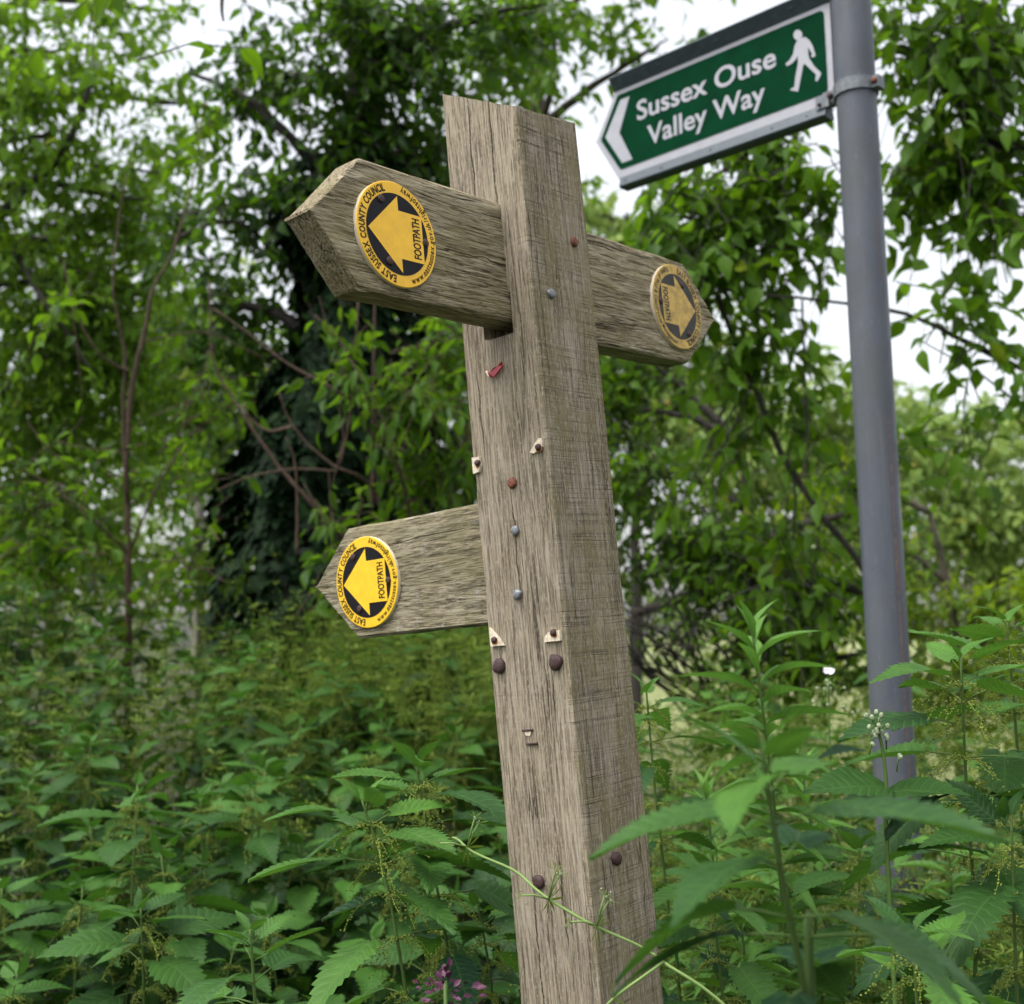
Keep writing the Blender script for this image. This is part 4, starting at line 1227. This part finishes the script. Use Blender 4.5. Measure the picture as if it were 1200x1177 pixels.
# ------------------------------------------------------------------ nettles and the other plants
def nettle(name, path, leaf, seed, shapes=NETTLE, lmat='nettle', catkins=True, maxgap=0.62, r0=0.0028, spread=1.0, top_tint=0.9, low_tint=0.25, az0=None, base_skip=0.0):
    """One nettle along a path from foot to tip; leaves in crossed pairs, catkins hanging from their axils. Returns its root."""
    r = np.random.default_rng(seed)
    p = smooth_path(path, 40)
    base = p[0].copy()
    root = empty(name, base)
    seg = np.concatenate([[0], np.cumsum(np.linalg.norm(np.diff(p, axis=0), axis=1))])
    L = seg[-1]
    st = MB()
    st.tube(p, np.linspace(r0, r0 * 0.45, len(p)), 6, tint=np.repeat(np.linspace(0.2, 0.8, len(p)), 6))
    lf, ck = MB(), MB()
    # nodes counted down from the tip, closer together near it
    d, gap, nodes = 0.004, 0.010, []
    while d < L * (1 - base_skip):
        nodes.append(d); d += gap; gap = min(gap * 1.35, leaf * maxgap)
    az = r.uniform(0, 6.28) if az0 is None else az0
    P, D, U, S, T = [], [], [], [], []
    for k, dn in enumerate(nodes):
        s = L - dn
        c = np.array([np.interp(s, seg, p[:, a]) for a in range(3)])
        size = leaf * min(1.0, 0.30 + k * 0.24) * (1.0 if k < 9 else 0.9)
        tilt = np.interp(k, [0, 2, 5, 9], [1.25, 0.75, 0.25, 0.0]) * 1.0
        for sgn in (0, 1):
            if k > 7 and r.uniform() < 0.12: continue
            a = az + sgn * np.pi + r.normal() * 0.18
            h = np.array([math.cos(a), math.sin(a), 0.0])
            dr = unit(h * spread + np.array([0, 0, math.tan(tilt) * 0.6 + 0.06]))
            pl = size * (0.32 + 0.02 * k) * r.uniform(0.8, 1.2)
            pe = c + dr * pl + np.array([0, 0, -0.1 * pl])
            lf.tube([c, (c + pe) / 2 + np.array([0, 0, 0.03 * pl]), pe], np.array([0.0011, 0.0009, 0.0009]) * min(1, .4 + .1 * k), 4, tint=0.8, mat=1)
            ld = unit(h + np.array([0, 0, math.tan(tilt) * 0.45 - 0.10 - 0.03 * min(k, 6)]) + r.normal(size=3) * 0.12)
            P.append(pe); D.append(ld); U.append(np.array([0, 0, 1.0]) + h * 0.25 + r.normal(size=3) * 0.22); S.append(size * r.uniform(0.85, 1.15))
            T.append(1.22 if (k > 7 and r.uniform() < 0.05) else np.clip(np.interp(k, [0, 3, 7], [top_tint, 0.6, low_tint]) + r.normal() * 0.15, 0, 1))
            if catkins and 1 < k < 11:
                for q in range(3):
                    a2 = a + r.normal() * 0.5
                    ln = leaf * r.uniform(0.35, 0.75)
                    n_ = int(ln / 0.0021)
                    t = np.linspace(0, 1, n_)[:, None]
                    hh = np.array([math.cos(a2), math.sin(a2), 0])
                    pts = c + hh * ln * 0.7 * t + np.array([0, 0, 1.0]) * (ln * 0.25 * t - ln * 0.75 * t ** 2) + r.normal(size=(n_, 3)) * 0.0011
                    ck.tube(pts[::4], 0.00035, 3, cap=False)
                    # side branches of the spike
                    ex = pts[r.integers(1, n_, n_ // 2)] + r.normal(size=(n_ // 2, 3)) * 0.0028
                    al = np.vstack([pts[2:], ex])
                    ck.scatter(OCT, al, np.tile(np.eye(3), (len(al), 1, 1)), r.uniform(0.0014, 0.0027, len(al)), np.clip(r.normal(size=len(al)) * 0.25 + 0.5, 0, 1))
        az += np.pi / 2 + r.normal() * 0.1
    c_ = r.integers(0, len(shapes), len(P))
    P, D, U, S, T = map(np.array, (P, D, U, S, T))
    R = frames(D, U)
    for i_, sh in enumerate(shapes):
        m = c_ == i_
        lf.scatter(sh, P[m], R[m], S[m], T[m])
    st.build('stem', M['nstem'], root, loc=base)
    lf.build('leaves', [M[lmat], M['nstem']], root, loc=base, smooth=True)
    if catkins and ck.n: ck.build('catkins', M['catkin'], root, loc=base, smooth=False)
    return root


def np_path(pts):
    """Picture path from foot (first) to tip, dropped to the ground below its first point."""
    P = px_path(pts)
    f = P[0].copy(); f[2] = float(ground_z(f[0], f[1])) - 0.02
    if P[0][2] - f[2] > 0.05: P = [f] + P
    return P


near = [('out-of-focus nettle closest to the camera, in front of the post at its right', [(960, 1330, .66), (945, 1177, .66), (915, 1020, .64), (893, 878, .62)], 0.078, 101, dict(az0=0.55, catkins=False, top_tint=1.0)),
        ('tall sharp nettle with hanging catkins right of the grey pole', [(1150, 1300, 1.24), (1145, 1100, 1.24), (1133, 930, 1.23), (1126, 772, 1.22)], 0.105, 102, dict(az0=0.3)),
        ('tallest nettle at the right edge, behind the sharp one', [(1208, 1250, 1.36), (1200, 1000, 1.36), (1190, 850, 1.36), (1180, 730, 1.36)], 0.10, 103, dict(az0=0.6)),
        ('upright nettle with catkins just left of the wooden post', [(545, 1300, 1.30), (530, 1150, 1.30), (505, 1000, 1.30), (487, 893, 1.30)], 0.092, 104, dict(az0=0.2)),
        ('nettle with broad lower leaf, second plant left of the wooden post', [(500, 1330, 1.24), (478, 1177, 1.24), (450, 1020, 1.24), (424, 938, 1.24)], 0.10, 105, dict(az0=0.4)),
        ('slim nettle hung with catkins between the post and the blurred nettle', [(800, 1250, 1.5), (785, 1080, 1.5), (768, 930, 1.5), (757, 805, 1.5)], 0.075, 106, dict()),
        ('small bright young nettle at the bottom, left of centre', [(300, 1330, 1.02), (302, 1230, 1.02), (298, 1160, 1.02), (293, 1090, 1.02)], 0.075, 107, dict(catkins=False, top_tint=1.0, low_tint=0.8, az0=2.6)),
        ('dark nettle with a whorl of broad leaves near the bottom left corner', [(175, 1400, 1.5), (170, 1250, 1.5), (168, 1150, 1.5), (165, 1065, 1.5)], 0.105, 108, dict(lmat='nettle_dark', shapes=WIDE, low_tint=0.3, top_tint=0.7)),
        ('nettle whose leaves cross the bottom right corner', [(1090, 1420, 1.0), (1085, 1300, 1.0), (1075, 1180, 1.0), (1070, 1090, 1.0)], 0.085, 109, dict(low_tint=0.2, top_tint=0.4)),
        ('nettle in front of the foot of the grey pole', [(1000, 1330, 1.55), (1000, 1150, 1.55), (1005, 1070, 1.55), (1008, 990, 1.55)], 0.10, 110, dict(low_tint=0.1, top_tint=0.5)),
        ('low nettle leaning against the left side of the wooden post foot', [(585, 1330, 1.35), (580, 1250, 1.35), (575, 1150, 1.35), (560, 1060, 1.35)], 0.085, 111, dict(low_tint=0.1)),
        ('bluish dark nettle at the lower right edge', [(1200, 1400, 1.15), (1195, 1250, 1.15), (1190, 1120, 1.15), (1185, 960, 1.15)], 0.10, 112, dict(lmat='nettle_dark', low_tint=0.15, top_tint=0.3)),
        ('nettle behind the blurred one, low beside the post foot', [(860, 1350, 1.35), (850, 1200, 1.35), (840, 1100, 1.35), (835, 1020, 1.35)], 0.10, 113, dict(low_tint=0.2, top_tint=0.55))]
for lb, pts, lf_, sd_, kw in near:
    tag(nettle('nettle', np_path(pts), lf_, sd_, **kw), lb, 'nettle', 'nettles near the signposts')


# nettle beds: a few plants built once, then copied
def copy_plant(src, loc, rz, sc):
    c = src.copy(); COL.objects.link(c)
    c.location = [float(v) for v in loc]; c.rotation_euler = (RNG.normal() * 0.06, RNG.normal() * 0.06, rz); c.scale = (sc, sc, sc)
    for ch in src.children:
        d = ch.copy(); COL.objects.link(d); d.parent = c
    return c


def bed(spots, protos, label, group):
    used = set()
    for x, y, h in spots:
        k = int(RNG.integers(len(protos)))
        src, H = protos[k]
        loc = (x, y, float(ground_z(x, y)) - 0.02)
        if k not in used:
            used.add(k)
            o = src; o.location = loc; o.rotation_euler = (0, 0, RNG.uniform(0, 6.28)); s = h / H; o.scale = (s, s, s)
        else:
            o = copy_plant(src, loc, RNG.uniform(0, 6.28), h / H)
        tag(o, label, 'nettle', group)
    for k, (src, _) in enumerate(protos):
        if k not in used: src.location = (0, -3, 0)


def protos(n, h, leaf, seed, **kw):
    out = []
    for i in range(n):
        r = np.random.default_rng(seed + i)
        b = r.normal(size=2) * 0.06
        out.append((nettle('nettle', [(0, 0, 0), (b[0] * .3, b[1] * .3, h * .4), (b[0] * .6, b[1] * .6, h * .75), (b[0], b[1], h)], leaf, seed + i, base_skip=0.25, **kw), h))
    return out


r = np.random.default_rng(31)
spots = []
for _ in range(9000):
    y = r.uniform(1.25, 4.6)
    x = r.uniform(-0.47 * y - 0.25, 0.02 + 0.02 * y)
    px = 600 + x / y * FPX
    if y < 2.0 and x > -0.15: continue
    if any((x - a) ** 2 + (y - b) ** 2 < (0.075 + 0.020 * y) ** 2 for a, b, _ in spots): continue
    top = np.interp(y, [1.25, 1.6, 2.2, 3.2, 4.6], [0.90, 0.96, 1.16, 1.40, 1.66]) + r.normal() * 0.07 - np.interp(px, [0, 250, 600], [-0.05, 0.0, 0.02])
    top += 0.10 * float(vnoise(x * 2.6, y * 2.6, 21))
    spots.append((x, y, max(0.5, top - float(ground_z(x, y)))))
print('left bed', len(spots))
bed(spots, protos(5, 1.0, 0.080, 201, shapes=WIDE, lmat='nettle_dark', maxgap=0.48, catkins=True, top_tint=1.0, low_tint=0.25),
    'broad-leaved dark green nettle in the bed left of the wooden post', 'nettle bed left of the post')
spots = []
for _ in range(3000):
    y = r.uniform(1.45, 3.8)
    x = r.uniform(0.105 * y, 0.46 * y + 0.2)
    if (x - POLE[0]) ** 2 + (y - POLE[1]) ** 2 < 0.01: continue
    if any((x - a) ** 2 + (y - b) ** 2 < (0.09 + 0.03 * y) ** 2 for a, b, _ in spots): continue
    top = np.interp(y, [1.4, 2.0, 3.0, 3.8], [1.02, 1.12, 1.30, 1.42]) + r.normal() * 0.06
    spots.append((x, y, max(0.5, top - float(ground_z(x, y)))))
print('right bed', len(spots))
bed(spots, protos(4, 1.2, 0.078, 221, maxgap=0.5, shapes=NETTLE, lmat='nettle', top_tint=0.95, low_tint=0.3), 'green nettle in the bed around the foot of the grey pole', 'nettle bed round the grey pole')


# willowherb: narrow leaves set spirally up a straight stem
def willowherb(path, leaf, seed, label, n=64):
    r = np.random.default_rng(seed)
    p = smooth_path(path, 30); base = p[0].copy()
    root = tag(empty('willowherb', base), label, 'willowherb', 'willowherbs right of the post')
    st, lf = MB(), MB()
    st.tube(p, np.linspace(0.0032, 0.0015, len(p)), 6, tint=0.7)
    seg = np.concatenate([[0], np.cumsum(np.linalg.norm(np.diff(p, axis=0), axis=1))])
    P, D, U, S, T = [], [], [], [], []
    for k in range(n):
        s = seg[-1] - 0.003 - 0.0095 * k * (0.45 + min(k, 10) * 0.055)
        if s < 0.1: break
        c = np.array([np.interp(s, seg, p[:, a]) for a in range(3)])
        a = k * 2.4 + r.normal() * 0.2
        h = np.array([math.cos(a), math.sin(a), 0])
        el = np.interp(k, [0, 3, 9, 20], [1.35, 1.0, 0.55, 0.2])
        P.append(c); D.append(h * math.cos(el) + Z_ * math.sin(el)); U.append(Z_ - h * 0.3 * (el > .9) + r.normal(size=3) * 0.15)
        S.append(leaf * min(1, 0.5 + 0.06 * k) * r.uniform(0.85, 1.15)); T.append(np.clip(np.interp(k, [0, 6, 18], [0.95, 0.7, 0.35]) + r.normal() * 0.1, 0, 1))
    scatter_var(lf, NARROW, P, frames(np.array(D), np.array(U)), S, T)
    st.build('stem', M['nstem'], root, loc=base); lf.build('leaves', M['willow'], root, loc=base)
    return root


willowherb(np_path([(925, 1200, 1.62), (912, 1000, 1.62), (900, 880, 1.60), (882, 742, 1.58)]), 0.100, 301, 'tall willowherb with narrow leaves rising behind the blurred nettle')
willowherb(np_path([(960, 1200, 1.75), (955, 1020, 1.75), (940, 900, 1.75)]), 0.08, 302, 'shorter willowherb between the tall one and the grey pole')
willowherb(np_path([(840, 1150, 1.72), (835, 1010, 1.72), (826, 925, 1.72)]), 0.08, 303, 'low willowherb just right of the wooden post')
willowherb(np_path([(1120, 1150, 1.75), (1115, 1040, 1.75), (1108, 960, 1.75)]), 0.08, 304, 'pale willowherb right of the foot of the grey pole')
willowherb(np_path([(880, 1250, 1.5), (875, 1150, 1.5), (868, 1075, 1.5)]), 0.08, 305, 'lowest willowherb, near the bottom edge by the post')


# bramble with buds
def bramble(label, stems, buds, flower, leaves, seed):
    base = np_path(stems[0])[0]
    root = tag(empty('bramble', base), label, 'bramble', 'brambles before the pole')
    st, bd, lf = MB(), MB(), MB()
    r = np.random.default_rng(seed)
    for s in stems: st.tube(smooth_path(np_path(s), 20), np.linspace(0.0026, 0.0014, len(smooth_path(np_path(s), 20))), 6, tint=0.8)
    for (px, py, d, n, rad) in buds:
        c = at(px, py, d)
        for _ in range(n):
            q = c + r.normal(size=3) * rad
            st.tube([c - [0, 0, 0.012], (c + q) / 2, q], 0.0007, 4, tint=0.9)
            dome(bd, q, [r.normal() * .4, r.normal() * .4, 1], 0.0021, 0.0032, seg=8, jag=0.1)
            dome(bd, q, [0.1, 0, -1], 0.0021, 0.0024, seg=8, jag=0.1)
    P, D, S, T = [], [], [], []
    for (px, py, d, a, sz, tn) in leaves:
        P.append(at(px, py, d)); D.append([math.cos(a), -0.3, math.sin(a)]); S.append(sz); T.append(tn)
    WB = [nettle_shape(.72, 9, .25, .2, .1, 8, .05, .06)]
    scatter_var(lf, WB, np.array(P), frames(np.array(D), np.array([0, -0.45, 0.9]) + r.normal(size=(len(P), 3)) * 0.2), S, T)
    st.build('stem', M['nstem'], root, loc=base); bd.build('buds', M['bud'], root, loc=base); lf.build('leaves', M['nettle_dark'], root, loc=base)
    if flower:
        fm = MB(); c = at(*flower)
        a = np.arange(5) * 1.2566
        D = np.stack([np.cos(a), 0.3 * np.sin(a) - .3, np.sin(a) * .5 + .5], 1)
        scatter_var(fm, [leaf_shape(.8, .55, .1, .1, 3)], np.tile(c, (5, 1)), frames(D, np.tile([0, -1.0, .3], (5, 1))), np.full(5, 0.011), np.full(5, .5))
        fm.build('flower', M['petal'], root, loc=base, smooth=False)
    return root


bramble('bramble shoot with a tight cluster of pale buds in front of the grey pole', [[(1045, 1100, 1.16), (1041, 960, 1.16), (1036, 890, 1.16), (1029, 855, 1.16)]], [(1029, 848, 1.16, 11, .006), (1018, 870, 1.16, 3, .004), (1038, 864, 1.16, 3, .003), (1050, 890, 1.16, 2, .003)], None,
        [(1040, 925, 1.16, 2.9, .085, .55), (1044, 930, 1.16, 0.2, .075, .5), (1040, 980, 1.16, 0.9, .07, .1)], 401)
bramble('bramble spray with one pale pink flower left of the grey pole', [[(985, 1150, 1.9), (980, 1000, 1.9), (974, 900, 1.9), (972, 860, 1.9), (971, 795, 1.9)]], [(965, 810, 1.9, 5, .010), (982, 806, 1.9, 5, .010), (960, 825, 1.9, 4, .010), (990, 828, 1.9, 3, .006), (1000, 845, 1.9, 3, .006)], (971, 788, 1.88),
        [(1010, 880, 1.9, 3.0, .075, .1), (985, 950, 1.9, 0.4, .08, .4), (965, 1000, 1.9, 2.6, .08, .4)], 402)


# cleavers: one long stalk across the post, and a mass of them in the undergrowth
def whorl(mb, c, ax, n, size, r, tint=0.6):
    ax = unit(np.asarray(ax, float)); a = unit(np.cross(ax, [0.3, 0.2, 0.9])); b = np.cross(ax, a)
    an = np.linspace(0, 2 * np.pi, n, endpoint=False) + r.uniform(0, 1)
    D = np.cos(an)[:, None] * a + np.sin(an)[:, None] * b + ax * 0.35
    scatter_var(mb, BLADE, np.tile(c, (n, 1)), frames(D, np.tile(ax, (n, 1)) + r.normal(size=(n, 3)) * 0.1), size * r.uniform(0.7, 1.1, n), np.full(n, tint))


fc = 1.135
path = [at(530, 982, 1.18), at(548, 993, 1.16), at(600, 1020, 1.135), at(643, 1054, 1.10), at(700, 1085, 1.075), at(765, 1120, 1.07), at(800, 1141, 1.06), at(850, 1180, 1.05), at(880, 1230, 1.04)]
root = tag(empty('cleavers', at(530, 982, 1.18)), 'long pale green cleavers stalk lying across the foot of the wooden post', 'cleavers', 'cleavers stalks near the post')
st, lf, bd = MB(), MB(), MB()
pp = smooth_path(path, 40)
pp[1:-1] += np.stack([0.0012 * np.sin(np.arange(len(pp) - 2) * 0.9), 0 * np.arange(len(pp) - 2), 0.0014 * np.cos(np.arange(len(pp) - 2) * 0.55)], 1)
st.tube(pp, np.linspace(0.0012, 0.0016, len(pp)), 6, tint=0.7)
r = np.random.default_rng(55)
for px, py, d in ((643, 1054, 1.098), (700, 1085, 1.073), (548, 993, 1.16)):
    c = at(px, py, d)
    whorl(lf, c, at(700, 1085, 1.07) - at(643, 1054, 1.1), 7, 0.021, r, 0.25)
    for e in ((12, -26), (-30, -4), (8, -32)):
        t = at(px + e[0] * 1.1, py + e[1] * 1.1, d - 0.01)
        st.tube([c, (c + t) / 2 + [0, 0, 0.002], t], 0.0009, 5, tint=0.7)
        whorl(lf, t, t - c, 5, 0.009, r, 0.4)
        for _ in range(2): dome(bd, t + r.normal(size=3) * 0.003, [0, -0.3, 1], 0.0009, 0.0014, seg=6)
st.build('stem', M['cleaverstem'], root, loc=root.location); lf.build('leaves', M['cleaver'], root, loc=root.location); bd.build('buds', M['bud'], root, loc=root.location)
root = tag(empty('cleavers', at(700, 1172, 1.05)), 'short cleavers stalk in the bottom edge, under the blurred leaf', 'cleavers', 'cleavers stalks near the post')
st, lf = MB(), MB()
pp = smooth_path([at(690, 1200, 1.05), at(722, 1168, 1.045), at(756, 1143, 1.05), at(778, 1127, 1.066)], 20)
st.tube(pp, 0.0013, 6, tint=0.6); whorl(lf, at(718, 1170, 1.045), [1, 0, 0.5], 7, 0.02, r, 0.4)
st.build('stem', M['cleaverstem'], root, loc=root.location); lf.build('leaves', M['cleaver'], root, loc=root.location)


def undergrowth(name, n, region, tops, seed, label):
    """Cleavers and grass too many to count: thin stalks with whorls and specks of seed."""
    r = np.random.default_rng(seed)
    mb = MB()
    Pw, Dw, Sw, Tw, Pb = [], [], [], [], []
    for _ in range(n):
        x, y = region(r)
        g = float(ground_z(x, y))
        top = tops(x, y, r)
        h = max(0.25, top - g)
        ln = r.normal(size=2) * 0.22 * h
        t = np.linspace(0.35, 1, 7)
        pts = np.stack([x + ln[0] * (t - 0.35) ** 1.5, y + ln[1] * (t - 0.35) ** 1.5, g + h * (1 - (1 - t) ** 1.3 * 1.0)], 1)
        mb.tube(pts, np.linspace(0.0014, 0.0006, 7), 3, tint=r.uniform(0.3, 0.9), cap=False)
        tn = np.clip(r.normal() * 0.22 + 0.5, 0, 1)
        for q in range(3, 7):
            c = pts[q] + r.normal(size=3) * 0.004
            k = 6
            an = np.linspace(0, 6.283, k, endpoint=False) + r.uniform(0, 1)
            D = np.stack([np.cos(an), np.sin(an), np.full(k, 0.25)], 1) + r.normal(size=(k, 3)) * 0.2
            Pw.append(np.tile(c, (k, 1))); Dw.append(D); Sw.append(r.uniform(0.014, 0.034, k)); Tw.append(np.full(k, tn))
            m = 9
            Pb.append(c + r.normal(size=(m, 3)) * np.array([0.022, 0.022, 0.014]))
    Pw, Dw, Sw, Tw, Pb = map(np.concatenate, (Pw, Dw, Sw, Tw, Pb))
    scatter_var(mb, BLADE, Pw, frames(Dw, np.array([0, 0, 1.0]) + r.normal(size=Pw.shape) * 0.3), Sw, Tw)
    mb.scatter(OCT, Pb, np.tile(np.eye(3), (len(Pb), 1, 1)), r.uniform(0.0025, 0.0055, len(Pb)), np.clip(r.normal(size=len(Pb)) * 0.2 + 0.75, 0, 1))
    tag(mb.build(name, M['cleaver'], smooth=False), label, 'undergrowth', kind='stuff')


def left_region(r):
    y = 2.1 + 2.9 * r.uniform() ** 0.75
    x = (-0.45 + 0.47 * r.uniform() ** 0.6) * y
    if vnoise(x * 2.3, y * 2.3, 33) < r.uniform(-0.35, 0.25): return left_region(r)
    return x, y


undergrowth('cleavers_undergrowth', 1250, left_region, lambda x, y, r: np.interp(y, [1.25, 1.6, 2.2, 3.2, 5.0], [0.7, 0.82, 1.06, 1.43, 1.74]) + 0.10 * float(vnoise(x * 2.6, y * 2.6, 21)) + r.normal() * 0.10, 61, 'tangled yellow-green cleavers and seed heads among the nettles left of the post')


def right_region(r):
    y = r.uniform(1.35, 3.6)
    return r.uniform(0.085 * y, 0.47 * y), y


undergrowth('weed_undergrowth', 900, right_region, lambda x, y, r: np.interp(y, [1.3, 2.0, 3.0, 3.8], [0.90, 1.08, 1.26, 1.38]) + r.normal() * 0.07, 62, 'pale green weeds filling the gaps between the nettles right of the post')

# purple flower spike at the bottom edge
c = at(522, 1163, 1.12)
root = tag(empty('woundwort', (c[0], c[1], float(ground_z(c[0], c[1])))), 'dark purple flower spike at the bottom edge left of the post', 'wild flower')
st, fl = MB(), MB()
b = np.array(root.location)
st.tube([b, (b + c) / 2, c + [0, 0, 0.01]], 0.002, 6)
r = np.random.default_rng(9)
N = 60
P = c + r.normal(size=(N, 3)) * np.array([0.013, 0.013, 0.010])
scatter_var(fl, [leaf_shape(.7, .5, .2, .2, 2)], P, frames(unit(P - c) + [0, 0, 0.3], np.tile([0, -.5, 1.0], (N, 1)) + r.normal(size=(N, 3)) * .3), r.uniform(.006, .011, N), np.full(N, .5))
st.build('stem', M['nstem'], root, loc=b); fl.build('flower', M['purple'], root, loc=b)
